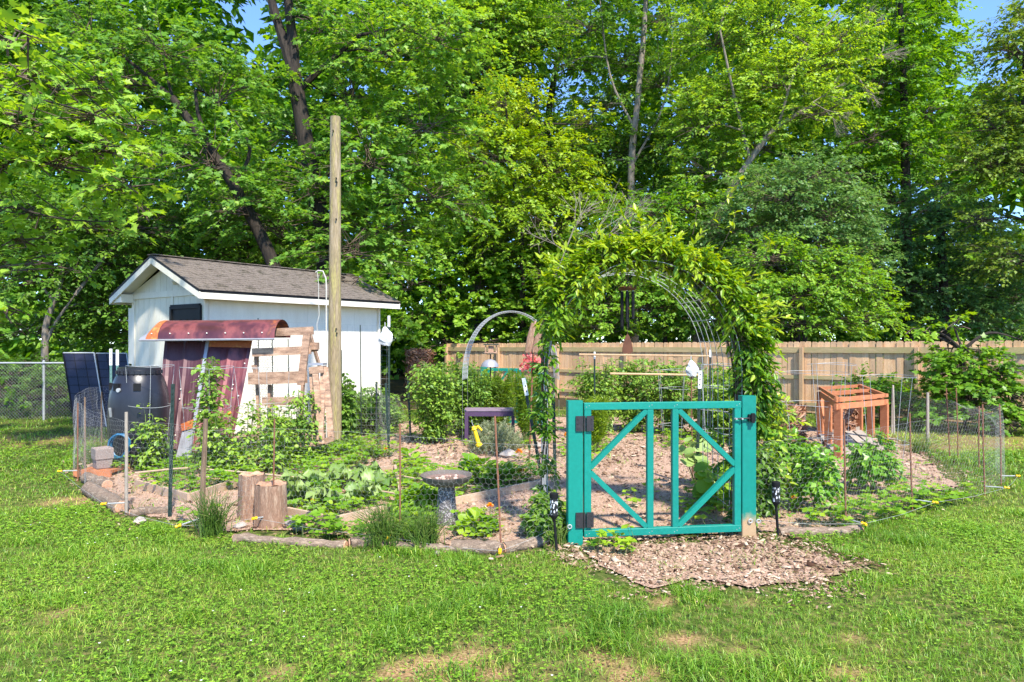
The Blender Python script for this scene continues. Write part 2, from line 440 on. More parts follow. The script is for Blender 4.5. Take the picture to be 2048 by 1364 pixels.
def scatter_chips():
    nb = NB()
    for poly, dens in ((RING, 230), (APRON, 1500)):
        lo = poly.min(0) - .3; hi = poly.max(0) + .3; n = int((hi[0] - lo[0]) * (hi[1] - lo[1]) * dens)
        x = rng.uniform(lo[0], hi[0], n); y = rng.uniform(lo[1], hi[1], n)
        xx = x + (vnoise(x, y, 4) - .5) * .4 + rng.normal(0, .09, n); yy = y + (vnoise(y, x, 4) - .5) * .4 + rng.normal(0, .11, n)
        k = inside(poly, xx, yy) & (rng.random(n) < np.clip(1.5 - (y - 6) * .11, .28, 1)); x = x[k]; y = y[k]; n = len(x)
        far = np.clip(y / 7, 1, 1.6)
        L = rng.uniform(.012, .036, n) * far * rng.choice([.6, 1., 1., 1.4, 2.2], n, p=[.3, .3, .25, .1, .05]); wd = rng.uniform(.22, .55, n)
        th = rng.uniform(0, 2 * np.pi, n); tilt = rng.normal(0, .22, n)
        yd = np.stack([np.cos(th), np.sin(th), tilt], 1); no = np.stack([rng.normal(0, .35, n), rng.normal(0, .35, n), np.ones(n)], 1)
        pos = np.stack([x, y, .008 + rng.uniform(0, .012, n)], 1)
        cv = np.clip(rng.normal(.45, .32, n) + (vnoise(x, y, 2) - .5) * .4, 0, 1)
        add_leaves(nb, 'chip', pos, yd, no, L, cv, wd)
    o = nb.build('wood_chips', M['chip'])
    tag(o, 'pale tan and brown wood chips strewn over paths', 'wood chips', None, 'stuff')
scatter_chips()

# ------------------------------------------------------------------ lawn grass
def grass_blades(nb, x, y, h, w, cv, lean):
    n = len(x); th = rng.uniform(0, 2 * np.pi, n)
    d = np.stack([np.cos(th), np.sin(th), np.zeros(n)], 1); ph = th + np.pi / 2 + rng.normal(0, .6, n)
    wv = np.stack([np.cos(ph), np.sin(ph), np.zeros(n)], 1) * (w / 2)[:, None]
    b = np.stack([x, y, np.full(n, -.01)], 1); up = np.array([0, 0, 1.])
    mid = b + up * (h * .6)[:, None] + d * (h * lean * .28)[:, None]
    tip = b + up * (h * np.maximum(1 - .34 * lean, .25))[:, None] + d * (h * lean)[:, None]
    V = np.stack([b - wv, b + wv, mid - wv * .75, mid + wv * .75, tip], 1)
    C = np.stack([cv - .08, cv - .08, cv, cv, cv + .06], 1)
    nb.add(V, [(0, 1, 3, 2), (2, 3, 4)], np.clip(C, 0, 1))
def lawn():
    nb = NB(); nc = NB(); nf = NB()
    def place(n, y0, y1, side):
        y = np.sqrt(rng.uniform(y0 ** 2, y1 ** 2, n)); x = rng.uniform(-1, 1, n) * (y * .77 + side)
        return x, y
    for n, y0, y1, s in ((180000, 3.0, 7.2, 1.0), (70000, 7.2, 11, .9), (48000, 11, 18, .8)):
        x, y = place(n, y0, y1, s)
        bad = inside(APRON, x + (vnoise(x, y, 6) - .5) * .22, y + (vnoise(y, x, 6) - .5) * .22)
        rin = inside(RING, x, y)
        woods = (behind_fence(x, y) > -.2) | (x < -13.5)
        dt = dirt_at(x, y); dn = vnoise(x, y, 2.2)
        p = np.where(bad, .05, np.where(rin, .04, 1.0)) * (1 - .93 * dt) * np.clip(.55 + dn * .8, 0, 1)
        k = (rng.random(len(x)) < p) & ~woods
        x = x[k]; y = y[k]; dt = dt[k]; n = len(x)
        f = np.clip(y / 6.0, .75, 2.2)
        tall = vnoise(x, y, 1.4)
        coarse = np.clip((vnoise(x + 9, y, 3.1) - .62) * 4, 0, 1)       # tufts of broad fescue
        h = rng.uniform(.018, .058, n) * (0.65 + .7 * tall) * (1 + 1.0 * coarse) * np.where(y > 7.2, 1.15, 1.0)
        w = rng.uniform(.0026, .0058, n) * f * (1 + .7 * coarse)
        cv = np.clip(.42 + (vnoise(x, y, 1.0) - .5) * .38 + (vnoise(x, y, 6) - .5) * .2 + rng.normal(0, .17, n) + .2 * dt + .45 * dry_at(x, y) - .10 * coarse, 0, 1)
        straw = rng.random(n) < .05 + .35 * dt
        cv = np.where(straw, rng.uniform(.8, 1, n), cv)
        grass_blades(nb, x, y, h, w, cv, rng.uniform(.4, 2.0, n))
    # clover
    for n, y0, y1 in ((60000, 3.0, 8), (30000, 8, 15)):
        x, y = place(n, y0, y1, .9)
        c = vnoise(x + 31, y + 7, 1.3) * .6 + vnoise(x, y + 40, .5) * .4
        p = np.clip((c - .40) * 3.6, 0, 1) * (1 - dirt_at(x, y))
        k = (rng.random(n) < p) & ~inside(APRON, x, y) & ~inside(RING, x, y) & (behind_fence(x, y) < -.2) & (x > -13.5)
        x = x[k]; y = y[k]; n = len(x)
        z = rng.uniform(.012, .045, n); th0 = rng.uniform(0, 6.28, n); sz = rng.uniform(.011, .019, n) * np.clip(y / 6, .8, 1.7)
        cvv = np.clip(rng.normal(.5, .2, n), 0, 1)
        for q in range(3):
            th = th0 + q * 2.094
            yd = np.stack([np.cos(th), np.sin(th), rng.uniform(-.1, .35, n)], 1)
            no = np.stack([rng.normal(0, .3, n), rng.normal(0, .3, n), np.ones(n)], 1)
            add_leaves(nc, 'oval', np.stack([x, y, z], 1), yd, no, sz, cvv, 1.45)
        fl = rng.random(n) < .0026 * np.where(x < -1, 1.8, .4)
        xf = x[fl]; yf = y[fl]; nfl = len(xf)
        for q in range(5):
            th = q * 1.257 + rng.uniform(0, .5, nfl)
            add_leaves(nf, 'oval', np.stack([xf, yf, np.full(nfl, .05)], 1), np.stack([np.cos(th), np.sin(th), np.full(nfl, .7)], 1), np.stack([-np.cos(th), -np.sin(th), np.full(nfl, 1.)], 1), np.full(nfl, .0095), rng.random(nfl), 1.5)
    tag(nb.build('lawn_grass', M['lf_grass']), 'mown green lawn grass with straw-coloured blades', 'grass', None, 'stuff')
    tag(nc.build('clover', M['lf_clover']), 'low clover patches growing through the lawn', 'clover', None, 'stuff')
    tag(nf.build('clover_flowers', M['petal_white']), 'tiny white clover flower heads dotted in lawn', 'clover flowers', None, 'stuff')
lawn()

# ------------------------------------------------------------------ trees
def sprays(nb, nt, C, O, n_leaf, L, leaf, templ, cvb, cvs, droop=.35, width=1.0, spread=.5, twig=.006):
    """leafy shoots: C shoot bases, O outward directions"""
    k = len(C)
    a = nrm(O * np.array([1, 1, .55]) + rng.normal(0, .25, (k, 3)) + np.array([0, 0, .05]))
    Ls = rng.uniform(.6, 1.25, k) * L
    scv = rng.normal(0, cvs * .6, k)
    side = nrm(np.cross(a, np.array([0, 0, 1.0])[None] + rng.normal(0, .2, (k, 3))))
    P = []; Yd = []; No = []; Cv = []; Sz = []
    for q in range(n_leaf):
        t = (q + .7 * rng.random(k)) / n_leaf
        sg = np.where(rng.random(k) < .5, 1.0, -1.0)
        p = C + a * (Ls * t)[:, None] - np.array([0, 0, 1.])[None] * (droop * Ls * t * t)[:, None]
        p = p + side * (sg * rng.uniform(0, .35, k) * Ls * spread * (1.15 - .6 * t))[:, None] + rng.normal(0, .04, (k, 3)) * Ls[:, None]
        yd = a * .55 + side * (sg * rng.uniform(.3, 1.1, k))[:, None] + rng.normal(0, .25, (k, 3)) + np.array([0, 0, -.45])
        no = np.array([0, 0, 1.0])[None] + a * .35 + rng.normal(0, .38, (k, 3))
        P.append(p); Yd.append(yd); No.append(no)
        Cv.append(cvb + scv + rng.normal(0, cvs, k) + .12 * (t - .5)); Sz.append(leaf * rng.uniform(.5, 1.35, k))
    P = np.concatenate(P); Yd = np.concatenate(Yd); No = np.concatenate(No); Cv = np.clip(np.concatenate(Cv), 0, 1); Sz = np.concatenate(Sz)
    add_leaves(nb, templ, P, Yd, No, Sz, Cv, width)
    if nt is not None and twig > 0:
        e = C + a * Ls[:, None] * .85 - np.array([0, 0, 1.])[None] * (droop * Ls * .7)[:, None]
        add_segs(nt, C - a * Ls[:, None] * .3, e, twig, twig * .4, 3)
def lobe_points(n, c, r, shell=.5):
    u = unit(n); u[:, 2] = np.where(u[:, 2] < -.55, -u[:, 2] * .6, u[:, 2]); u = nrm(u)
    rad = shell + (1.06 - shell) * rng.random(n) ** .7
    bump = 1 + .22 * np.sin(u[:, 0] * 5 + c[0] * 3) * np.cos(u[:, 2] * 6 + c[1]) + .12 * np.sin(u[:, 1] * 9 + c[2] * 5)
    return np.array(c) + u * rad[:, None] * bump[:, None] * np.array(r), u
def tree(name, label, Y, trunk, lobes, leaf=.11, templ='oval', m='lf_mid', dens=1.0, cvb=.5, cvs=.14, L=.6, n_leaf=22, limbs=(), bark='bark', group=None, droop=.35, width=1.0, shell=.45, cat='tree', cvtop=0.0, twig=.007, br=.055):
    """trunk/limbs: (px, py, radius m[, dY]); lobes: (px, py, rx_px, ry_px, dY[, dens, dcv])"""
    t0 = trunk[0]; b = W(t0[0], 682, Y + (t0[3] if len(t0) > 3 else 0)); b.z = 0
    root = empty(name, b, label, cat, group)
    tb = MB()
    def path(pts):
        return [(*W(p[0], p[1], Y + (p[3] if len(p) > 3 else 0)), p[2]) for p in pts]
    tp = path(trunk)
    if tp[0][2] > .02:
        tp = [(b.x, b.y, -.1, tp[0][3] * 1.35)] + tp
    sp = smooth_path(tp, 5); tb.tube([p[:3] for p in sp], [max(p[3], .006) for p in sp], 10, True, .06)
    allp = [np.array(p[:3]) for p in sp]
    for l in limbs:
        q = smooth_path(path(l), 4); tb.tube([p[:3] for p in q], [max(p[3], .005) for p in q], 7, True, .08)
        allp += [np.array(p[:3]) for p in q]
    A = np.array(allp)
    nb = NB(); nt = NB()
    ztop = max(W(l[0], l[1], Y).z for l in lobes)
    for l in lobes:
        px, py, rx, ry, dY = l[:5]; dl = l[5] if len(l) > 5 else 1.0; dc = l[6] if len(l) > 6 else 0.0
        d = Y + dY; c = W(px, py, d); r = (rx / FPX * d, (rx + ry) * .45 / FPX * d, ry / FPX * d)
        area = rx * ry * 3.14
        n = max(4, int(area * dens * dl / (leaf * FPX / d) ** 2 * (9.5 if templ == 'maple' else 17.0) / n_leaf))
        # branch from the nearest lower limb point to the lobe
        dist = np.linalg.norm((A - np.array(c)) * np.array([1, 1, .8]), axis=1) + np.where(A[:, 2] > c.z + .2, 3, 0)
        s = A[np.argmin(dist)]; mid = (s + np.array(c)) / 2 + np.array([R(-.2, .2), R(-.2, .2), R(0, .3)])
        rr = min(br, .02 + .012 * np.linalg.norm(s - np.array(c)))
        q = smooth_path([(*s, rr), (*mid, rr * .7), (*c, rr * .35)], 4); tb.tube([p[:3] for p in q], [p[3] for p in q], 6, True, .05)
        C, U = lobe_points(n, c, r, shell)
        kz = C[:, 2] > .25; C = C[kz]; U = U[kz]
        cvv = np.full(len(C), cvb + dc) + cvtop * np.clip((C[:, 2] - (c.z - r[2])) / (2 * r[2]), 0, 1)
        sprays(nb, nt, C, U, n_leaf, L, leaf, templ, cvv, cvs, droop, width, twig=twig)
        # inner branchlets
        mbr = min(len(C), 26); idx = rng.choice(len(C), mbr, replace=False)
        add_segs(nt, np.tile(np.array(c), (mbr, 1)) + rng.normal(0, .1, (mbr, 3)), C[idx], .014, .006, 4)
    tb.build('trunk', M[bark], root, True)
    nb.build('crown', M[m], root)
    tag(nt.build('twigs', M['twig'], root), kind='stuff')
    return root

tree('silver_maple', 'tall silver maple with dark forked trunk rising behind the shed', 17.5,
     [(655, 640, .26), (648, 480, .23), (618, 320, .2), (592, 170, .19)],
     [(770, 110, 150, 110, 0, 1, .12), (870, 90, 100, 110, .5, 1, .25), (850, 260, 130, 120, .3, 1, .1), (740, 330, 110, 110, -.6), (860, 400, 120, 90, 0), (640, 380, 100, 90, -.6), (560, 460, 110, 80, -.8), (700, 500, 110, 75, -1.2),
      (640, 60, 90, 70, .8), (760, 470, 120, 80, .2), (590, 270, 80, 70, 1.2), (700, 200, 80, 80, .8), (690, 555, 60, 28, -2.2, .8)],
     leaf=.125, templ='maple', m='lf_maple', dens=.66, cvb=.42, limbs=[[(594, 172, .15), (570, 90, .13), (545, 10, .11), (530, -90, .08)], [(592, 172, .15), (585, 80, .13), (575, -10, .11), (570, -100, .09)], [(592, 185, .10), (640, 140, .08), (720, 70, .05)]], L=.6, group='woodland trees')
tree('silver_maple', 'leaning maple with slanting dark trunk above the shed roof', 16.2,
     [(560, 600, .17), (535, 500, .15), (470, 375, .13), (400, 270, .11), (345, 195, .08)],
     [(330, 110, 130, 80, .6), (430, 200, 110, 90, .8), (420, 330, 100, 80, -.2), (250, 170, 130, 90, .5), (480, 420, 90, 70, -.3), (330, 330, 110, 80, .6), (180, 80, 120, 80, .8)],
     leaf=.125, templ='maple', m='lf_maple', dens=.68, cvb=.4, limbs=[[(435, 320, .06), (400, 240, .05), (390, 180, .03)], [(470, 375, .05), (500, 300, .04), (470, 240, .02)]], group='woodland trees')
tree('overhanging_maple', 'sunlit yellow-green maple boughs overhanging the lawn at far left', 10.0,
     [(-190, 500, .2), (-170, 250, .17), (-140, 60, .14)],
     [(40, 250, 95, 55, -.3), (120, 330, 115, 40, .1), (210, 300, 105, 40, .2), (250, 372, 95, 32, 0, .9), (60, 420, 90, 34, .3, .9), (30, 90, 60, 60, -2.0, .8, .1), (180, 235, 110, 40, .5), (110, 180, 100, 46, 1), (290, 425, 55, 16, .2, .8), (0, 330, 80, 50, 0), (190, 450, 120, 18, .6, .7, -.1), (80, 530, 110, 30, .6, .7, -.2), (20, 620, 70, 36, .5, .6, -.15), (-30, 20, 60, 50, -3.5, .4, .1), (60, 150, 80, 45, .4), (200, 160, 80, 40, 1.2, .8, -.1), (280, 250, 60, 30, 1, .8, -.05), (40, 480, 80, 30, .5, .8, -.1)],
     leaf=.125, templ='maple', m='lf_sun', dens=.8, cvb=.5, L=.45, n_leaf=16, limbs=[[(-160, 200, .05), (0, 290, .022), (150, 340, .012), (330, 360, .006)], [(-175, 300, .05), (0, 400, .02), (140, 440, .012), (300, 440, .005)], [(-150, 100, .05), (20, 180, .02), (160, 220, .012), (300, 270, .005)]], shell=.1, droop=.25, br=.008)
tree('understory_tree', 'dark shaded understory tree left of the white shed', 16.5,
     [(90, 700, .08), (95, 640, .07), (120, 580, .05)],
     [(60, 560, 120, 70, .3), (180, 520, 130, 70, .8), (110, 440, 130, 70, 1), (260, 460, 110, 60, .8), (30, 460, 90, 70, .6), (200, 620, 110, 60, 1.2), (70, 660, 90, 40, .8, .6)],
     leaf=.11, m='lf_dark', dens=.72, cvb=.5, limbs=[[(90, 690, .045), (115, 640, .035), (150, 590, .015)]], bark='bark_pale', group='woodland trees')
tree('understory_tree', 'shaded green tree directly behind the shed roof', 19.5,
     [(420, 700, .1), (430, 560, .09), (440, 420, .06)],
     [(400, 440, 130, 80, 0), (500, 500, 110, 70, 0), (320, 500, 110, 70, .3), (600, 520, 110, 70, .2), (420, 560, 160, 60, 0), (280, 580, 110, 90, .2), (560, 400, 90, 80, .4), (300, 680, 150, 60, 0)],
     leaf=.115, m='lf_dark', dens=.62, cvb=.62, group='woodland trees')
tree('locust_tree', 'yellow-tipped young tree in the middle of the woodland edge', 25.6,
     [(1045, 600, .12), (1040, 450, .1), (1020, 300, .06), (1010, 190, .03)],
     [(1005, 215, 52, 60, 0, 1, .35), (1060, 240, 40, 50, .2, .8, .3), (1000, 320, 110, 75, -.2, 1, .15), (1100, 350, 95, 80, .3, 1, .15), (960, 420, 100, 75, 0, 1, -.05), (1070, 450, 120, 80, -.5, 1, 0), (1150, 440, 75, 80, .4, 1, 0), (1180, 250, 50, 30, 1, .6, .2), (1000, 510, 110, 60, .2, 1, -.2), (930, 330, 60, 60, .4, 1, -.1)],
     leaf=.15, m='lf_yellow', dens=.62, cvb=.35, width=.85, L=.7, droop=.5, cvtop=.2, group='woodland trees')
tree('tall_tree', 'tall pale-green tree at top centre, behind the yellow-tipped one', 29,
     [(960, 600, .2), (965, 300, .18), (975, 80, .12)],
     [(990, 60, 100, 80, 0), (1060, 90, 70, 80, .4), (930, 190, 90, 80, .5, 1, -.1), (1000, 160, 80, 60, 0), (940, 60, 70, 70, 0), (1030, -40, 110, 60, 0), (1000, 260, 90, 60, .5, 1, -.2)],
     leaf=.16, m='lf_maple', dens=.62, cvb=.66, L=.8, group='woodland trees')
tree('slender_tree', 'slender pale-trunked tree standing straight against patches of blue sky', 26.5,
     [(1268, 560, .15), (1262, 350, .14), (1275, 200, .12), (1288, 60, .1), (1295, -80, .08)],
     [(1180, 60, 80, 60, 0, .5), (1250, 130, 75, 70, 1, .5), (1210, 220, 85, 65, 1, .55), (1320, 170, 80, 75, 1, .6), (1240, 310, 95, 60, 1, .9), (1340, 300, 90, 65, 1, 1), (1230, -20, 110, 50, 0, .6), (1340, 50, 80, 60, .6, .5), (1180, 330, 70, 60, 1, .8), (1310, 400, 110, 55, .8), (1130, 130, 60, 40, .5, .3)],
     leaf=.13, m='lf_dark', dens=.58, cvb=.5, L=.8, bark='bark_pale', limbs=[[(1270, 260, .05), (1220, 150, .04), (1200, 0, .02)], [(1265, 330, .05), (1330, 200, .04), (1350, 20, .02)]], shell=.2, group='woodland trees')
tree('twin_trunk_tree', 'thin dark twin-trunked tree seen against the sky left of centre-top', 31,
     [(1085, 560, .2), (1090, 300, .18), (1115, 120, .13), (1150, -40, .09)],
     [(1130, 60, 70, 50, 0, .5), (1090, 200, 60, 50, 0, .45), (1170, 140, 60, 60, .5, .5), (1120, 290, 80, 60, 0), (1160, 400, 100, 60, 0), (1100, -30, 80, 50, 0, .6)],
     leaf=.15, m='lf_dark', dens=.55, cvb=.4, L=.9, limbs=[[(1088, 330, .12), (1070, 180, .09), (1060, 60, .06)]], shell=.2, group='woodland trees')
tree('leaning_ash', 'bright feathery tree with a trunk leaning right and bare branch tips', 23.6,
     [(1395, 560, .17), (1430, 440, .14), (1500, 320, .11), (1560, 250, .09), (1640, 205, .06)],
     [(1430, 90, 105, 85, 1), (1550, 60, 100, 70, 1), (1560, 170, 110, 75, .3, 1, .12), (1640, 140, 90, 70, .5, 1, .15), (1460, 210, 90, 75, .8), (1400, 260, 70, 90, .8), (1630, 230, 85, 50, -.3, 1, .15), (1520, 300, 90, 60, .6, 1, -.1), (1680, 90, 70, 60, .5, .8), (1480, -20, 130, 50, 1), (1420, 350, 80, 60, .6, 1, -.1)],
     leaf=.12, m='lf_maple', dens=.5, cvb=.74, width=.85, L=.55, droop=.3, bark='bark_pale', limbs=[[(1500, 320, .06), (1470, 200, .05), (1440, 60, .03)], [(1555, 255, .05), (1600, 120, .04), (1680, 20, .02)]], group='woodland trees')
tree('tall_tree', 'tall tree with dense bright crown left of the open sky gap', 27,
     [(1815, 640, .2), (1812, 400, .18), (1808, 200, .14), (1800, 0, .09)],
     [(1790, 50, 95, 65, 0, 1, .1), (1830, 130, 90, 65, 0, 1, .12), (1760, 170, 90, 65, -.3), (1850, 230, 85, 65, 0, 1, .1), (1740, 280, 90, 60, -.4), (1830, 310, 100, 50, .4, .9), (1780, -40, 100, 60, 0), (1720, 360, 80, 50, 0, 1, -.1), (1880, 370, 70, 50, .4, .7, -.1), (1770, 410, 70, 40, 0, .4, -.2)],
     leaf=.15, m='lf_mid', dens=.55, cvb=.45, L=.75, limbs=[[(1812, 420, .06), (1740, 350, .04), (1690, 320, .02)], [(1812, 450, .06), (1890, 390, .04), (1920, 380, .02)]], group='woodland trees')
tree('tall_tree', 'olive-green tree at the right edge beside open sky', 22,
     [(2075, 640, .2), (2065, 400, .18), (2050, 200, .12)],
     [(2030, 110, 60, 60, 0), (2050, 220, 85, 70, 0), (1990, 260, 60, 50, .3), (2010, 340, 85, 60, .2), (2080, 330, 80, 80, 0), (2060, 60, 60, 50, 0), (1960, 330, 50, 40, 0, .8), (2040, 520, 90, 50, .4), (1960, 440, 50, 40, .5, .5)],
     leaf=.12, m='lf_olive', dens=.6, cvb=.55, L=.7, group='woodland trees')
tree('hackberry_tree', 'dense bluish-green tree right of the arch, above the fence', 21.5,
     [(1590, 660, .15), (1585, 520, .13), (1580, 400, .08)],
     [(1560, 400, 105, 65, 0), (1650, 440, 95, 65, -.2), (1500, 470, 90, 65, .3), (1600, 500, 110, 60, -.4), (1690, 520, 80, 60, 0), (1540, 540, 100, 50, .2, 1, -.1), (1640, 360, 80, 50, .4)],
     leaf=.11, m='lf_blue', dens=.62, cvb=.55, L=.6, group='woodland trees')
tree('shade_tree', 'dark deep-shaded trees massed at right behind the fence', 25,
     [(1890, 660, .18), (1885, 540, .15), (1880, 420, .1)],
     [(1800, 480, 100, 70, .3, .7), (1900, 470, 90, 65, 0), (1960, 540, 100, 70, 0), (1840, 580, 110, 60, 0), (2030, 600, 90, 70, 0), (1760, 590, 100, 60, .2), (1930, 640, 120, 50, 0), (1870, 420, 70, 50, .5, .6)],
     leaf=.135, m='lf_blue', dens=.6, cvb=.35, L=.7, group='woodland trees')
tree('broadleaf_shrub', 'bright layered shrub above the fence right of the arch', 19.6,
     [(1610, 680, .07), (1605, 620, .06), (1600, 560, .04)],
     [(1540, 520, 70, 40, .2, 1, -.05), (1600, 590, 100, 45, 0), (1690, 570, 80, 50, .3), (1520, 600, 80, 50, 0), (1720, 640, 90, 35, .2), (1610, 650, 120, 30, 0), (1650, 530, 60, 35, .3)],
     leaf=.10, m='lf_mid', dens=.72, cvb=.7, L=.5, cat='shrub', group='woodland shrubs')
tree('broadleaf_shrub', 'lush vine-smothered thicket between shed and wooden fence', 26,
     [(890, 700, .08), (885, 640, .07), (880, 560, .05)],
     [(900, 520, 110, 55, 0), (820, 570, 90, 60, -.5), (960, 580, 110, 55, 0), (1040, 540, 80, 60, .2), (860, 640, 120, 50, -.4), (1000, 640, 120, 45, 0), (800, 670, 70, 40, -1), (1080, 610, 70, 60, .3), (940, 480, 80, 40, .5), (1090, 660, 80, 35, 0), (920, 690, 130, 30, -.6)],
     leaf=.16, width=1.4, m='lf_mid', dens=.5, cvb=.72, L=.6, n_leaf=18, cat='shrub', group='woodland shrubs')
tree('broadleaf_shrub', 'bright bush seen through the vine arch above the fence', 22.4,
     [(1200, 690, .05), (1200, 640, .05), (1200, 600, .03)],
     [(1190, 620, 70, 45, 0, 1, .1), (1250, 570, 70, 50, .3), (1300, 620, 80, 45, .2, 1, -.1), (1150, 560, 70, 50, .2), (1220, 660, 100, 30, 0), (1370, 600, 80, 60, .3, 1, -.2), (1420, 650, 90, 40, 0, 1, -.2)],
     leaf=.11, m='lf_mid', dens=.68, cvb=.7, L=.5, cat='shrub', group='woodland shrubs')
tree('understory_tree', 'green spreading tree in the gap just above the vine arch', 23.5,
     [(1330, 680, .08), (1325, 560, .07), (1320, 460, .04)],
     [(1290, 430, 100, 40, 0), (1380, 420, 80, 40, .2), (1340, 490, 110, 45, .2, 1, -.1), (1240, 490, 90, 40, .3, 1, -.1), (1420, 500, 80, 60, .2, 1, -.15), (1200, 540, 80, 45, .3, 1, -.2)],
     leaf=.12, m='lf_mid', dens=.62, cvb=.52, L=.6, group='woodland trees')
tree('roadside_bush', 'low dark bush growing behind the chain-link fence', 15.9,
     [(40, 820, .03), (40, 790, .03), (40, 760, .02)],
     [(30, 770, 70, 50, 0), (120, 790, 70, 45, .2), (-50, 760, 70, 60, 0), (190, 800, 50, 40, .4), (70, 740, 80, 30, .5)],
     leaf=.09, m='lf_dark', dens=.7, cvb=.45, L=.4, cat='shrub', group='woodland shrubs')

def woodland():
    """far trees that read as one mass behind the individual ones"""
    nb = NB(); nt = NB()
    holes = [(516, 50, 62, 95), (1098, 165, 58, 78), (1962, 40, 92, 150), (2015, 428, 60, 44), (1590, 20, 70, 20), (1345, 45, 25, 35), (1210, 170, 30, 60), (1290, 260, 20, 30), (1660, 20, 50, 30), (1810, 395, 55, 40), (1910, 140, 35, 60), (1480, 30, 20, 25), (160, 30, 20, 18), (1270, 60, 25, 40), (1130, 60, 20, 30), (1880, 480, 20, 30)]
    n = 12000
    px = rng.uniform(-350, 2400, n); d = rng.uniform(30, 39, n); py = rng.uniform(-260, 790, n)
    k = np.ones(n, bool)
    for hx, hy, rx, ry in holes: k &= (((px - hx) / rx) ** 2 + ((py - hy) / ry) ** 2) > 1
    keep = np.where(py > 380, 1.0, np.where((px > 1080) & (px < 1420), .6, 1.0))
    k &= rng.random(n) < keep
    px = px[k]; py = py[k]; d = d[k]
    C = np.stack([(px - 1024) / FPX * d, d, CH - (py - 682) / FPX * d], 1)
    O = unit(len(C)); O[:, 1] = -np.abs(O[:, 1])
    sprays(nb, None, C, nrm(O), 14, 1.35, .45, 'oval', .45 + (vnoise(px, py, .008) - .5) * .5, .14, .3, twig=0)
    n = 9000; px = rng.uniform(-420, 2500, n); py = rng.uniform(-260, 760, n); d = rng.uniform(42, 50, n)
    k = np.ones(n, bool)
    for hx, hy, rx, ry in holes: k &= (((px - hx) / rx) ** 2 + ((py - hy) / ry) ** 2) > 1
    px = px[k]; py = py[k]; d = d[k]; C = np.stack([(px - 1024) / FPX * d, d, CH - (py - 682) / FPX * d], 1); O = unit(len(C)); O[:, 1] = -np.abs(O[:, 1])
    sprays(nb, None, C, nrm(O), 9, 2.0, .95, 'oval', .35 + (vnoise(px, py, .01) - .5) * .4, .14, .3, twig=0)
    tag(nb.build('woodland', M['lf_mid']), 'dense far woodland filling the gaps behind the nearer trees', 'woodland', None, 'stuff')
woodland()
def bare_branches(name, label, Y, start, dirs, n, m, spread=.5, r=.02, depth=4):
    """a leafless bough that forks again and again"""
    o = W(*start, Y); root = empty(name, o, label, 'branch'); nb = NB()
    segs = []
    def grow(p, d, L, r, k):
        q = p + d * L + np.array([0, 0, R(-.05, .02)]) * L
        segs.append((p, q, r, r * .7))
        if k == 0: return
        for i in range(random.choice((2, 2, 3))):
            nd = nrm(d + rng.normal(0, spread, 3)); grow(q, nd, L * R(.6, .85), r * .68, k - 1)
        grow(q, nrm(d + rng.normal(0, .15, 3)), L * .8, r * .75, k - 1)
    for dx in dirs:
        e = np.array(W(start[0] + dx[0], start[1] + dx[1], Y + dx[2])); d = e - np.array(o); grow(np.array(o), nrm(d), np.linalg.norm(d) / 2.4, r, depth)
    add_segs(nb, [s[0] for s in segs], [s[1] for s in segs], [s[2] for s in segs], [s[3] for s in segs], 4)
    nb.build('branch', M[m], root)
bare_branches('dead_branch', 'bare grey dead branch tips beside the leaning tree', 23.0, (1625, 205), [(60, 35, -.2), (45, -30, 0)], 4, 'deadwood', .38, .022)
bare_branches('dead_branch', 'tangle of bare thin grey twigs hanging in the tall right-hand tree', 24.5, (1690, 130), [(90, -30, 0), (60, 50, -.3), (40, -80, 0)], 4, 'deadwood', .45, .024)
bare_branches('dead_branch', 'leafless brown brush tangle just left above the vine arch', 13.5, (1105, 565), [(60, -150, 0), (150, -120, .3)], 5, 'deadwood', .55, .012, 4)
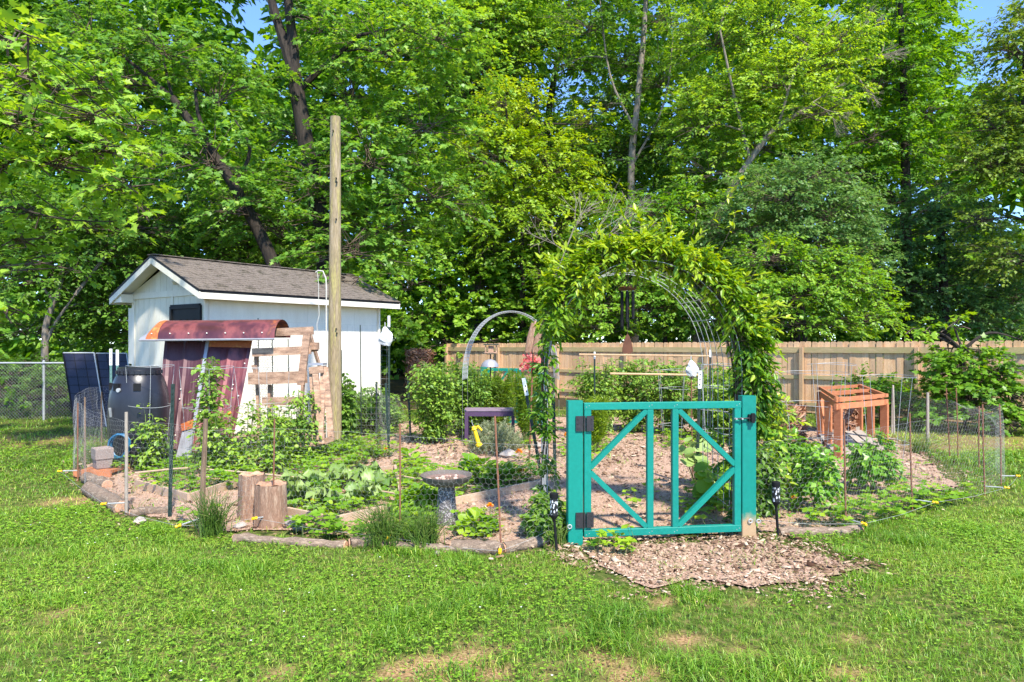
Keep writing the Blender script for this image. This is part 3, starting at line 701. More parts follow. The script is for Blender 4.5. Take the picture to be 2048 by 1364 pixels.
# ------------------------------------------------------------------ shed
M['white'] = mat('white_paint', (.80, .755, .65), (.70, .65, .545), 2.2, (2, 2, .5), rough=.6, fine=.06, vary=0)
M['white_gable'] = mat('white_siding_paint', (.76, .72, .61), (.66, .61, .50), 4, (1, 1, .3), rough=.65, fine=.05, vary=0)
M['cream'] = mat('cream_soffit_paint', (.72, .68, .58), (.64, .60, .50), 4, rough=.6, vary=0)
M['black_paint'] = mat('black_paint', (.008, .008, .009), (.013, .013, .014), 6, rough=.6, spec=.2)
M['shingle'] = mat('asphalt_shingle', (.10, .083, .068), (.17, .14, .118), 5, rough=.95, spec=.1, bump=.3, fine=.35, finescale=50, c3=(.06, .052, .038), vary=0)
def shed():
    th = math.radians(35.6)
    u = Vector((math.sin(th), math.cos(th), 0)); g = Vector((-math.cos(th), math.sin(th), 0)); z = Vector((0, 0, 1))
    A = W(408, 682, 12.0); A.z = 0
    Lg, Wd = 4.15, 2.5; EH = 2.74; RH = 3.28; mid = Wd / 2
    P = lambda a, b, h: A + u * a + g * b + z * h       # a along the long side, b across the gable
    root = empty('garden_shed', A, 'white wooden garden shed with grey shingle roof behind the pole', 'shed')
    wall = MB()
    pr = lambda a: [P(a, 0, 0), P(a, Wd, 0), P(a, Wd, EH - .02), P(a, mid, RH - .12), P(a, 0, EH - .02)]
    wall.prism(pr(0), u * Lg)
    w = wall.build('wall', M['white'], root)
    # vertical siding boards on the gable front, grooves between them
    n = 12; bw = Wd / n
    for i in range(n):
        b0 = i * bw + .003; b1 = (i + 1) * bw - .003
        top = lambda b: EH + (RH - .14 - EH) * (1 - abs(b - mid) / mid) - .02
        b = MB(); b.prism([P(0, b0, .05), P(0, b1, .05), P(0, b1, top(b1)), P(0, (b0 + b1) / 2, top((b0 + b1) / 2)), P(0, b0, top(b0))], -u * .012)
        b.build('siding_board', M['white_gable'], w)
    # long side wall sheets with a seam
    for a0, a1 in ((.09, .98), (.984, 2.2), (2.204, 3.42), (3.424, Lg - .09)):
        MB().prism([P(a0, 0, .06), P(a1, 0, .06), P(a1, 0, EH - .1), P(a0, 0, EH - .1)], -g * .010).build('wall_sheet', M['white'], w)
    cb = lambda nm, a, b, h0, h1, wd, dp: MB().bar(P(a, b, h0), P(a, b, h1), wd, dp, u).build(nm, M['white'], root)
    cb('corner_board', -.005, -.006, .03, EH - .06, .11, .05); cb('corner_board', Lg - .03, -.010, .03, EH - .1, .09, .05); cb('corner_board', -.008, Wd - .02, .03, EH - .05, .1, .05)
    cb('corner_board', -.02, 1.02, .05, EH - .1, .07, .03)
    MB().bar(P(-.028, -.0, EH - .12), P(-.028, Wd, EH - .12), .035, .11, z).build('frieze_board', M['white'], root)
    # roof slabs
    ov = .36; oe = .30; sl = (RH - EH) / mid
    roof = MB()
    for sgn in (0, 1):
        be = -ov if sgn == 0 else Wd + ov
        he = EH - sl * ov
        q = [P(-oe, mid, RH), P(-oe, be, he), P(Lg + oe, be, he), P(Lg + oe, mid, RH)]
        roof.prism(q, z * .045)
    rf = roof.build('roof', M['black_paint'], root)
    # shingle tabs on both slopes
    sh = MB(); rows = 15
    slope_len = math.hypot(mid + ov, RH - EH + sl * ov); nrm_up = (z * (mid + ov) - g * 0).normalized()
    for sgn in (0, 1):
        for r in range(rows):
            f0 = r / rows; f1 = (r + 1.12) / rows
            pos = 0 - (.15 if r % 2 else 0)
            while pos < Lg + 2 * oe:
                wd = R(.22, .34); a0 = max(0, pos) - oe; a1 = min(pos + wd - .008, Lg + 2 * oe) - oe
                pos += wd
                if a1 - a0 < .03: continue
                def pt(a, f, h):
                    f = min(f, 1.0); b = mid + (1 if sgn else -1) * (mid + ov + .015) * f
                    hh = RH - sl * (mid + ov + .015) * f
                    return P(a, b, hh + .047 + h)
                t = R(.008, .016); up = .001 + .006 * (1 - 0)
                lo = f1 if r < rows - 1 else 1.0
                V = [pt(a0, f0, .001), pt(a1, f0, .001), pt(a1, lo, t), pt(a0, lo, t), pt(a1, lo, .001), pt(a0, lo, .001)]
                sh.add(V, [(0, 1, 2, 3), (3, 2, 4, 5), (0, 3, 5), (1, 4, 2)])
    tag(sh.build('shingles', M['shingle'], rf), None, None, None, 'stuff')
    rc = MB(); rc.bar(P(-oe - .01, mid, RH + .052), P(Lg + oe + .01, mid, RH + .052), .2, .016, z); rc.build('ridge_cap', M['shingle'], rf)
    # fascia, rakes, soffit
    he = EH - sl * ov
    MB().bar(P(-oe, -ov + .006, he - .06), P(Lg + oe, -ov + .006, he - .06), .022, .105, z).build('fascia', M['white'], root)
    MB().bar(P(-oe, Wd + ov - .006, he - .06), P(Lg + oe, Wd + ov - .006, he - .06), .022, .105, z).build('fascia', M['white'], root)
    for be in (-ov, Wd + ov):
        MB().bar(P(-oe + .012, be, he - .055), P(-oe + .012, mid, RH - .055), .022, .11, z).build('rake_board', M['white'], root)
        MB().bar(P(Lg + oe - .012, be, he - .055), P(Lg + oe - .012, mid, RH - .055), .022, .11, z).build('rake_board', M['white'], root)
    MB().prism([P(-oe + .03, -ov + .02, he - .10), P(Lg + oe - .03, -ov + .02, he - .10), P(Lg + oe - .03, .0, he - .07), P(-oe + .03, .0, he - .07)], z * .012).build('soffit', M['cream'], root)
    for be, s_ in ((-ov, 1), (Wd + ov, -1)):
        MB().prism([P(-oe + .03, be + .02 * s_, he - .03), P(-.01, be + .02 * s_, he - .03), P(-.01, mid, RH - .04), P(-oe + .03, mid, RH - .04)], z * .01).build('gable_soffit', M['cream'], root)
    # return box at the left eave and the tall shallow box on the far side
    MB().box(P(-.12, Wd + .10, EH - .16), (.3, .3, .16), Matrix.Rotation(-th, 3, 'Z')).build('eave_return', M['white'], root)
    MB().box(P(.2, Wd + .11, 1.85), (.2, .42, 1.1), Matrix.Rotation(-th, 3, 'Z')).build('wall_cabinet', M['white'], root)
    # door
    dr = MB(); dr.bar(P(-.035, .52, .08), P(-.035, .52, 2.33), .93, .035, u); d = dr.build('door', M['black_paint'], root)
    for bx_ in (.29, .52, .75):
        for h0, h1 in ((1.55, 2.14), (.3, 1.4)):
            MB().bar(P(-.058, bx_, h0), P(-.058, bx_, h1), .15, .016, u).build('door_panel', M['black_paint'], d)
    MB().bar(P(-.05, .04, .05), P(-.05, .04, 2.38), .07, .05, u).build('door_frame', M['black_paint'], root)
    MB().bar(P(-.05, 1.0, .05), P(-.05, 1.0, 2.38), .06, .05, u).build('door_frame', M['black_paint'], root)
    MB().bar(P(-.052, .04, 2.37), P(-.052, 1.0, 2.37), .05, .08, z).build('door_frame', M['black_paint'], root)
    MB().lathe(P(-.07, .86, 2.83), [(.02, .1), (.05, .06), (.06, 0), (.03, -.05), (.0, -.06)], 10).build('lamp', M['white'], root)
    MB().box(P(Lg / 2, Wd / 2, .03), (Wd, Lg, .1), Matrix.Rotation(-th, 3, 'Z')).build('footing', M['black_paint'], root)
shed()

# ------------------------------------------------------------------ utility pole
M['pole'] = mat('pole_wood', (.46, .36, .24), (.25, .19, .11), 5, (3.5, 3.5, .3), .9, bump=.8, fine=.35, finescale=40, c3=(.38, .33, .11), vary=0)
M['cable'] = mat('grey_cable', (.5, .48, .42), (.4, .38, .33), 8, rough=.5)
def pole():
    Y = 11.3; b = W(669, 682, Y); b.z = 0
    root = empty('utility_pole', b, 'tall weathered bare wooden utility pole beside the shed', 'pole')
    t = W(671, 234, Y); pts = []; rad = []
    for i in range(15):
        f = i / 14; pts.append(Vector((b.x + (t.x - b.x) * f, Y, -.1 + (t.z + .1) * f))); rad.append(.118 - .035 * f)
    MB().tube(pts, rad, 18, True, .018).build('pole_shaft', M['pole'], root, True)
    s = Vector((b.x - .115, Y - .06, 0))
    conduit = [s + Vector((0, 0, .1)), s + Vector((-.005, 0, 1.4)), s + Vector((-.002, 0, 2.62)), s + Vector((-.01, 0, 2.78)), s + Vector((-.06, 0, 2.90)), s + Vector((-.14, 0, 2.91)), s + Vector((-.18, 0, 2.88))]
    MB().tube(conduit, .012, 6).build('conduit', M['cable'], root, True)
    e = s + Vector((-.15, 0, 2.88))
    MB().tube([e, e + Vector((.02, 0, -.22)), e + Vector((.02, 0, -.5)), e + Vector((.03, 0, -.7)), e + Vector((-.01, 0, -.86)), e + Vector((.0, 0, -1.0)), e + Vector((-.04, 0, -1.04)), e + Vector((-.12, 0, -.9))], .007, 5).build('hanging_wire', M['cable'], root, True)
    for zz, dx in ((5.2, .0), (4.42, .05), (4.36, .06), (3.75, .05), (1.95, .05), (1.88, .06)):
        x = b.x + dx; MB().tube([Vector((x, Y - .07, zz)), Vector((x + .01, Y - .13, zz))], .012, 6).build('bolt', M['black_paint'], root)
pole()

# ------------------------------------------------------------------ wooden privacy fence
M['picket'] = mat('fence_picket', (.55, .30, .15), (.68, .43, .235), 4, (3, 3, .5), .85, bump=.3, fine=.2, c3=(.56, .36, .23), vary=.2)
M['rail'] = mat('fence_rail', (.50, .37, .19), (.40, .30, .15), 4, (1, 1, 3), .85, fine=.2, c3=(.36, .32, .12), vary=.1)
M['fpost'] = mat('fence_post', (.56, .36, .20), (.46, .29, .16), 4, (3, 3, .4), .85, fine=.2, c3=(.50, .38, .22), vary=.12)
def wood_fence():
    root = empty('wooden_fence', (FEN0[0], FEN0[1], 0), 'tan dog-eared picket privacy fence running behind the garden', 'fence')
    d = Vector((FEND[0], FEND[1], 0)).normalized(); n = Vector((d.y, -d.x, 0))      # n points to the garden side
    if n.y > 0: n = -n
    at = lambda t, h, off=0.0: Vector((FEN0[0] + FEND[0] * t, FEN0[1] + FEND[1] * t, h)) + n * off
    top = lambda t: 1.665 + .014 * t
    ang = math.atan2(d.y, d.x)
    w = .133; th = .017; H = 1.72
    def picket(seed):
        e = .028; h = H
        pts = [(-w / 2, 0), (w / 2, 0), (w / 2, h - e * 1.2), (w / 2 - e * .8, h - .004), (-w / 2 + e * .8, h), (-w / 2, h - e * 1.1)]
        m = MB(); m.prism([Vector((x, -th / 2, zz)) for x, zz in pts], (0, th, 0))
        me = bpy.data.meshes.new('picket'); me.from_pydata(m.v, [], m.f); me.update(); me.materials.append(M['picket']); return me
    mes = [picket(i) for i in range(3)]
    tt = 0.0; i = 0; step = .14 / 2.435
    while tt < 8.6:
        o = bpy.data.objects.new('picket', mes[i % 3]); COL.objects.link(o); o.parent = root
        p = at(tt, top(tt) - H + R(-.008, .008)); o.location = p - Vector(root.location); o.rotation_euler = (R(-.008, .008), R(-.006, .006), ang)
        tt += step; i += 1
    for k in range(0, 9):
        pb = MB(); pb.bar(at(k, -.05, .075), at(k, top(k) - .14, .075), .09, .09, d, .006); pb.build('post', M['fpost'], root)
        # cleat beside the post that catches the light
        if k < 8:
            for hh, s in ((top(k) - .20, 1), (top(k) - .86, 0), (.22, 0)):
                MB().bar(at(k + .02, hh, .030), at(k + .98, hh + .012, .030), .038, .135 if s else .088, (0, 0, 1)).build('rail', M['rail'], root)
wood_fence()

# ------------------------------------------------------------------ chain-link fence
M['galv'] = mat('galvanised_steel', (.42, .43, .43), (.32, .33, .33), 12, rough=.6, metal=.2, spec=.4)
M['wire'] = mat('wire', (.50, .50, .48), (.40, .40, .38), 12, rough=.5, metal=.35)
def chainlink():
    Y = 15.2; x0 = W(-160, 700, Y).x; x1 = W(262, 700, Y).x; H = 1.26
    root = empty('chain_link_fence', (x0, Y, 0), 'galvanised chain-link fence at the left edge of the lawn', 'fence')
    MB().tube([(x0, Y, H), (x1, Y, H)], .022, 8).build('top_rail', M['galv'], root, True)
    for px in (-130, 86, 250):
        X = W(px, 700, Y).x; MB().tube([(X, Y + .03, -.05), (X, Y + .03, H + .02)], .026, 8).build('post', M['galv'], root, True)
        MB().lathe((X, Y + .03, H + .02), [(.03, 0), (.028, .03), (.0, .05)], 8).build('post_cap', M['galv'], root, True)
    nb = NB(); s = .075; P0 = []; P1 = []
    n = int((x1 - x0) / s)
    for i in range(n):
        for j in range(int(H / s)):
            cx = x0 + i * s; cz = j * s + .02
            P0 += [(cx, Y - .02, cz), (cx + s, Y - .02, cz)]; P1 += [(cx + s, Y - .026, cz + s), (cx, Y - .014, cz + s)]
    add_segs(nb, P0, P1, .0022, .0022, 3); tag(nb.build('chain_link_mesh', M['galv'], root), None, None, None, 'stuff')
chainlink()

# ------------------------------------------------------------------ garden ring fence: posts, chicken wire, electric wire
M['rust'] = mat('rusty_rebar', (.17, .075, .045), (.26, .11, .06), 40, rough=.85, c3=(.11, .06, .05))
M['greypost'] = mat('grey_weathered_post', (.42, .35, .29), (.30, .25, .20), 10, (3, 3, .5), .9, fine=.25)
M['brownpost'] = mat('brown_split_post', (.28, .19, .12), (.16, .10, .065), 10, (3, 3, .5), .9, bump=.5, fine=.3)
M['tpost'] = mat('green_steel_post', (.016, .032, .026), (.026, .045, .036), 15, rough=.5)
M['tposttip'] = mat('white_post_tip', (.75, .76, .75), (.66, .67, .66), 15, rough=.5)
M['tealpost'] = mat('faded_teal_post', (.16, .30, .26), (.12, .22, .2), 15, rough=.5)
M['yellow'] = mat('yellow_plastic', (.85, .52, .015), (.80, .47, .012), 15, rough=.35, vary=.03)
M['chick'] = mat('chicken_wire', (.46, .45, .43), (.34, .33, .31), 12, rough=.45)
def hex_band(nb, path, z0, top, s=.05, r=.0011, cv=.5, jit=.0, out=None):
    """chicken wire along an XY path; top(f) is the height at path fraction f; out(f,z) pushes the sheet sideways"""
    P = np.array([(p[0], p[1]) for p in path], float)
    seg = np.linalg.norm(np.diff(P, axis=0), axis=1); cum = np.concatenate([[0], np.cumsum(seg)]); Lt = cum[-1]
    def xy(u):
        u = np.clip(u, 0, Lt); return np.stack([np.interp(u, cum, P[:, 0]), np.interp(u, cum, P[:, 1])], -1)
    a = s / math.sqrt(3) * 1.0; h = 1.5 * a
    E0 = []; E1 = []
    nu = int(Lt / s); zmax = max(top(f) for f in np.linspace(0, 1, 40)); nv = int((zmax - z0) / h) + 1
    i = np.arange(nu)
    for j in range(nv):
        off = s / 2 if j % 2 else 0
        u = i * s + off; z = z0 + j * h + np.zeros(nu)
        A = np.stack([u, z], 1); Bp = np.stack([u + s / 2, z + a / 2], 1); Cp = np.stack([u + s / 2, z + a / 2 + a], 1); D = np.stack([u + s, z], 1)
        E0 += [A, Bp, Bp]; E1 += [Bp, D, Cp]
    E0 = np.concatenate(E0); E1 = np.concatenate(E1)
    fm = (E0[:, 0] + E1[:, 0]) / 2 / Lt; tops = np.interp(fm, np.linspace(0, 1, 60), [top(f) for f in np.linspace(0, 1, 60)])
    k = np.maximum(E0[:, 1], E1[:, 1]) <= tops; E0 = E0[k]; E1 = E1[k]
    def lift(E):
        p = xy(E[:, 0]); q = np.concatenate([p, E[:, 1:2]], 1)
        wob = (vnoise(E[:, 0], E[:, 1], 3.1) - .5) * .05 + (vnoise(E[:, 0] + 40, E[:, 1], 9) - .5) * .02
        q[:, 1] += wob; q[:, 0] += wob * .6; q[:, 2] += (vnoise(E[:, 0], E[:, 1] + 9, 4) - .5) * .03
        if out is not None:
            o = out(E[:, 0] / Lt, E[:, 1]); q = q + o
        return q
    add_segs(nb, lift(E0), lift(E1), r, r, 3, cv)
def top_of(px, py_top, py_base):
    Y = GY(py_base); return CH - (py_top - 682) / FPX * Y
def insulator(parent, p, d, pipe=True):
    d = Vector(d).normalized(); p = Vector(p)
    if pipe: MB().tube([p, p + d * .17], .007, 6).build('standoff', M['galv'], parent, True)
    q = p + d * .18; m = MB()
    m.tube([q, q + d * .012, q + d * .014, q + d * .03, q + d * .032, q + d * .05], [.016, .016, .010, .010, .015, .012], 10)
    m.build('insulator', M['yellow'], parent, True)
    return q + d * .022
def ring_fence():
    root = empty('garden_wire_fence', G(800, 1082), 'chicken-wire garden fence on mixed rebar, wood and steel posts', 'fence')
    def rebar(px, pyb, pyt, lean=0, r=.0085, m='rust', ins=None):
        g = G(px, pyb); h = top_of(px, pyt, pyb); t = g + Vector((lean, 0, h))
        o = MB().tube([g + Vector((0, 0, -.1)), (g + t) / 2 + Vector((R(-.006, .006), 0, 0)), t], r, 6).build('post', M[m], root, True)
        tag(o, 'thin rusty rebar post')
        return o, g
    def wood(px, pyb, pyt, w, m, lean=0):
        g = G(px, pyb); h = top_of(px, pyt, pyb)
        o = MB().tube([g + Vector((0, 0, -.1)), g + Vector((lean * .5, 0, h * .5)), g + Vector((lean, 0, h))], [w * .62, w * .55, w * .5], 7, True, .1).build('post', M[m], root)
        tag(o, 'weathered wooden stake post'); return o, g
    def tpost(px, pyb, pyt, tip=.0, m='tpost', lean=0):
        g = G(px, pyb); h = top_of(px, pyt, pyb); t = g + Vector((lean, 0, h))
        mb = MB(); mb.bar(g + Vector((0, 0, -.1)), t, .036, .007, (0, 1, 0)); mb.bar(g + Vector((0, .016, -.1)), t + Vector((0, .016, 0)), .007, .030, (0, 1, 0))
        for k in range(int(h / .06)):
            f = k * .06 / h; mb.box(g.lerp(t, f) + Vector((0, -.006, .03)), (.012, .008, .02))
        o = mb.build('post', M[m], root); tag(o, 'dark green studded steel post')
        if tip > 0:
            d = (t - g).normalized(); MB().bar(t - d * tip, t + d * .004, .042, .014, (0, 1, 0)).build('white_tip', M['tposttip'], o)
        return o, g
    wire = []
    fr = Vector((0, -1, 0))
    a = []
    for px, pyb, pyt, kind, lean, ins in (
        (1003, 1098, 832, 'r', -.055, (-.05, -1, -.3)), (800, 1080, 848, 'r', .0, (-.35, -1, -.1)), (545, 1052, 838, 'r', .02, (-.6, -1, .1)), (402, 1062, 838, 'b', .045, (-.8, -.8, -.2)), (339, 1034, 768, 't', .035, None),
        (253, 1029, 824, 'g', .0, (-1, -.25, 0)), (156, 960, 806, 'r', .0, (-1, -.2, 0)), (170, 948, 794, 'g2', -.0, None), (203, 888, 784, 'g2', .0, None)):
        if kind == 'r': o, g = rebar(px, pyb, pyt, lean)
        elif kind == 't': o, g = tpost(px, pyb, pyt, 0, 'tpost', lean)
        elif kind == 'b': o, g = wood(px, pyb, pyt, .042, 'brownpost', lean)
        elif kind == 'g': o, g = wood(px, pyb, pyt, .030, 'greypost', lean)
        else: o, g = wood(px, pyb, pyt, .022, 'brownpost', lean)
        if ins: wire.append(insulator(o, g + Vector((0, 0, .10 if px > 500 else .12)), ins, px < 600))
    right = []
    for px, pyb, pyt, kind, lean, ins in (
        (1692, 1058, 838, 'r', -.02, (.35, -1, 0)), (1825, 1018, 826, 'r', -.03, (.7, -.6, 0)), (1970, 990, 808, 'r', -.03, (.9, -.4, 0)), (2002, 968, 808, 'r', -.02, (1, 0, 0)), (1958, 935, 812, 'r', .0, None),
        (1916, 915, 776, 'r', -.03, None), (1900, 912, 776, 'r', -.06, None), (1855, 888, 785, 'b', .0, None), (1788, 868, 770, 'g', -.02, None), (1783, 866, 776, 'g', .02, None)):
        if kind == 'r': o, g = rebar(px, pyb, pyt, lean)
        elif kind == 'b': o, g = wood(px, pyb, pyt, .045, 'greypost', lean)
        else: o, g = wood(px, pyb, pyt, .032, 'greypost', lean)
        if ins: right.append(insulator(o, g + Vector((0, 0, .10)), ins, True))
    for px, pyb, pyt, tip, lean in ((690, 874, 772, 0, 0), (753, 876, 764, 0, 0), (778, 900, 766, 0, -.05), (822, 886, 762, 0, -.05), (684, 878, 700, 0, -.02), (778, 884, 632, .19, 0), (222, 902, 698, .26, 0), (235, 906, 700, .24, 0)):
        tpost(px, pyb, pyt, tip, 'tealpost' if tip and px < 300 else 'tpost', lean)
    # leaning post with a white tip by the arch, and a dark upright
    o, g = tpost(1092, 985, 757, .2, 'tpost', -.26)
    o, g = tpost(1392, 975, 742, .21, 'tpost', .05)
    tpost(1112, 1000, 790, 0, 'tpost', -.03)
    tpost(1352, 960, 850, 0, 'tpost', 0)
    # chicken wire sheets
    nb = NB()
    left_path = [G(1128, 1088), G(1003, 1098), G(800, 1080), G(545, 1052), G(402, 1062), G(339, 1034), G(253, 1029), G(180, 985), G(150, 950), G(150, 925), G(203, 888), G(225, 886)]
    def ltop(f):
        return float(np.interp(f, [0, .15, .3, .5, .6, .7, .78, .88, .93, 1], [.86, .93, .93, .94, .95, .99, .95, 1.02, 1.0, .98]))
    hex_band(nb, left_path, .03, ltop, .053, .0006)
    right_path = [G(1512, 1070), G(1692, 1058), G(1825, 1018), G(1970, 990), G(2010, 968), G(1990, 940), G(1916, 915), G(1855, 888), G(1788, 868)]
    def rtop(f): return float(np.interp(f, [0, .2, .4, .55, .62, .72, .8, 1], [.84, .9, .93, .98, .98, .88, .80, .84]))
    def rout(f, z):
        k = np.exp(-((f - .62) / .09) ** 2) * np.clip((z - .55) / .4, 0, 1) ** 2
        return np.stack([-k * .32, k * .05, -k * .10], 1)
    hex_band(nb, right_path, .03, rtop, .053, .0006, out=rout)
    back_path = [G(660, 872), G(690, 874), G(753, 876), G(778, 900), G(822, 886), G(930, 880), G(960, 884)]
    def btop(f): return float(np.interp(f, [0, .2, .5, .62, .66, 1], [.85, .88, .86, .86, .42, .40]))
    hex_band(nb, back_path, .03, btop, .056, .0009)
    tag(nb.build('chicken_wire', M['chick'], root), None, None, None, 'stuff')
    ew = NB()
    pts = [G(1128, 1080) + Vector((0, 0, .16))] + wire
    for i in range(len(pts) - 1):
        polyline_segs(ew, [pts[i], (pts[i] + pts[i + 1]) / 2 - Vector((0, 0, .02)), pts[i + 1]], .0014)
    pr = [G(1512, 1066) + Vector((0, 0, .12))] + right
    for i in range(len(pr) - 1): polyline_segs(ew, [pr[i], (pr[i] + pr[i + 1]) / 2 - Vector((0, 0, .02)), pr[i + 1]], .0014)
    ew.build('electric_wire', M['wire'], root)
    # top selvage wire
    for path, tp, nm in ((left_path, ltop, 'edge_wire'), (right_path[:5], lambda f: rtop(f * .55), 'edge_wire')):
        e = NB(); P = np.array([(p.x, p.y) for p in path]); sg = np.linalg.norm(np.diff(P, axis=0), axis=1); cum = np.concatenate([[0], np.cumsum(sg)])
        us = np.linspace(0, cum[-1], 90); q = np.stack([np.interp(us, cum, P[:, 0]), np.interp(us, cum, P[:, 1]), [tp(x / cum[-1]) - .004 + R(-.006, .006) for x in us]], 1)
        polyline_segs(e, q, .0010, 3); e.build(nm, M['chick'], root)
ring_fence()
def welded_panel():
    Y = 11.75; x0 = W(505, 700, Y).x; x1 = W(778, 700, Y).x; H = 2.1
    root = empty('welded_wire_panel', (x0, Y, 0), 'tall thin welded-wire panel standing before the white shed wall', 'wire panel')
    nb = NB(); P0 = []; P1 = []
    for i in range(int((x1 - x0) / .085) + 1):
        x = x0 + i * .085; P0.append((x, Y, .1)); P1.append((x + .02, Y, H - .12 * (i / 28) + R(-.01, .01)))
    for j in range(int(H / .1)):
        zz = .1 + j * .1; P0.append((x0, Y, zz)); P1.append((x1, Y, zz - .1 * (zz > 1.2)))
    add_segs(nb, P0, P1, .0011, .0011, 3); tag(nb.build('wire_grid', M['wire'], root), None, None, None, 'stuff')
    for px, pt in ((721, 650), (577, 678), (545, 672), (517, 636)):
        X = W(px, 700, Y).x; MB().tube([(X + .02, Y - .02, 0), (X, Y - .02, W(px, pt, Y).z)], .009, 5).build('stake', M['tpost'], root)
welded_panel()

# ------------------------------------------------------------------ teal gate
def teal_mat(name, z_wear):
    m = mat(name, (.003, .20, .153), (.004, .215, .166), 3, (1, 1, 1), rough=.4, spec=.4, fine=.07, finescale=30, vary=.05, bump=.08, rough2=.55)
    if z_wear:
        nt = m.node_tree; N = nt.nodes; Lk = nt.links; b = N['Principled BSDF']
        src = b.inputs['Base Color'].links[0].from_socket
        tc = N.new('ShaderNodeTexCoord'); sep = N.new('ShaderNodeSeparateXYZ'); Lk.new(tc.outputs['Object'], sep.inputs[0])
        nz = N.new('ShaderNodeTexNoise'); nz.inputs['Scale'].default_value = 14; Lk.new(tc.outputs['Object'], nz.inputs['Vector'])
        ad = N.new('ShaderNodeMath'); ad.operation = 'MULTIPLY_ADD'; ad.inputs[1].default_value = -.12; Lk.new(nz.outputs['Fac'], ad.inputs[0]); Lk.new(sep.outputs['Z'], ad.inputs[2])
        mr = N.new('ShaderNodeMapRange'); mr.inputs['From Min'].default_value = .08; mr.inputs['From Max'].default_value = .17; Lk.new(ad.outputs[0], mr.inputs['Value'])
        mx = N.new('ShaderNodeMixRGB'); mx.inputs[1].default_value = (.40, .27, .15, 1); Lk.new(mr.outputs[0], mx.inputs[0]); Lk.new(src, mx.inputs[2])
        Lk.new(mx.outputs[0], b.inputs['Base Color'])
    return m
M['teal'] = teal_mat('teal_paint', False); M['teal_worn'] = teal_mat('teal_paint_worn_foot', True)
M['iron'] = mat('black_iron', (.035, .032, .035), (.05, .045, .048), 30, rough=.5, metal=.3)
def make_gate(name, label, pL, pR, hL, hR, z0, z1, t, worn=True):
    """posts at pL and pR, frame between"""
    pL = Vector(pL); pR = Vector(pR); d = (pR - pL).normalized(); n = Vector((d.y, -d.x, 0)); 
    if n.y > 0: n = -n
    root = empty(name, pL, label, 'gate')
    wp = .132
    MB().bar(pL + Vector((0, 0, -.1)), pL + Vector((0, 0, hL)), wp, .09, n, .006).build('gate_post', M['teal'], root)
    pm = MB().bar(pR + Vector((0, 0, -.1)), pR + Vector((0, 0, hR)), wp, .09, n, .006)
    tag(pm.build('gate_post', M['teal_worn'] if worn else M['teal'], root), 'teal post with paint worn off its foot' if worn else None)
    Lw = (pR - pL).length; a0 = wp / 2 + .012; a1 = Lw - wp / 2 - .006
    P = lambda a, h, o=0.0: pL + d * a + Vector((0, 0, h)) + n * o
    o1 = .012
    bar = lambda nm, A, Bp, w, h, up: MB().bar(A, Bp, w, h, up, .004).build(nm, M['teal'], root)
    bar('stile', P(a0 + t / 2, z0, o1), P(a0 + t / 2, z1, o1), .05, t, d)
    bar('stile', P(a1 - t / 2, z0, o1), P(a1 - t / 2, z1, o1), .05, t, d)
    bar('top_rail', P(a0, z1 + t / 2 - .002, o1), P(a1, z1 + t / 2 - .002, o1), .054, t, (0, 0, 1))
    bar('bottom_rail', P(a0, z0 - t / 2 + .002, o1), P(a1, z0 - t / 2 + .002, o1), .054, t, (0, 0, 1))
    m0 = a0 + (a1 - a0) * .415; m1 = a0 + (a1 - a0) * .575; zm = (z0 + z1) / 2
    for mm in (m0, m1): bar('mullion', P(mm, z0, o1), P(mm, z1, o1), .048, t * .92, d)
    e = t * .5
    for A, Bp in ((P(a0 + t * .9, zm + .02, o1), P(m0 - e, z1 - .01, o1)), (P(a0 + t * .9, zm - .02, o1), P(m0 - e, z0 + .01, o1)), (P(a1 - t * .9, zm + .02, o1), P(m1 + e, z1 - .01, o1)), (P(a1 - t * .9, zm - .02, o1), P(m1 + e, z0 + .01, o1))):
        MB().bar(A, Bp, .044, t * .72, (0, 0, 1)).build('brace', M['teal'], root)
    if worn:
        for aa in (a0 + t / 2, m0, m1, a1 - t / 2):
            for zz in (z0 - t / 2, z1 + t / 2):
                for dx in (-.012, .012): MB().tube([P(aa + dx, zz + dx * .5, .037), P(aa + dx, zz + dx * .5, .0405)], .004, 6).build('screw', M['galv'], root)
    return root, P, a0, a1, n, d
gL = G(1149, 1086); gR = G(1494, 1073)
gate, GP, ga0, ga1, gn, gd = make_gate('garden_gate', 'teal painted wooden garden gate with diagonal braces in front', gL, gR, 1.235, 1.262, .115, 1.155, .062)
for hz in (1.04, .21):
    hg = MB()
    for c in (ga0 - .047, ga0 + .047):
        hg.bar(GP(c, hz - .065, .053), GP(c, hz + .065, .053), .012, .062, gd)
    h = hg.build('hinge_plate', M['iron'], gate); tag(h, None, None, None, None)
    MB().tube([GP(ga0 - .004, hz - .066, .06), GP(ga0 - .004, hz + .066, .06)], .009, 8).build('hinge_pin', M['iron'], h)
    for c in (-.06, .06):
        for zz in (-.04, 0, .04): MB().tube([GP(ga0 + c, hz + zz, .055), GP(ga0 + c, hz + zz, .063)], .006, 6).build('screw', M['iron'], h)
lt = MB(); lt.box(GP(ga1 + .085, 1.07, .065), (.06, .03, .06)); lt.box(GP(ga1 + .085, 1.07, .085), (.03, .02, .085)); lo = lt.build('latch', M['black_paint'], gate)
MB().tube([GP(ga1 - .05, 1.062, .06), GP(ga1 + .09, 1.068, .075)], .007, 6).build('latch_bar', M['iron'], lo)
for dx in (-.02, .035): MB().tube([GP(ga1 - .04 + dx, 1.062, .04), GP(ga1 - .04 + dx, 1.062, .075)], .009, 6).build('bolt', M['galv'], lo)
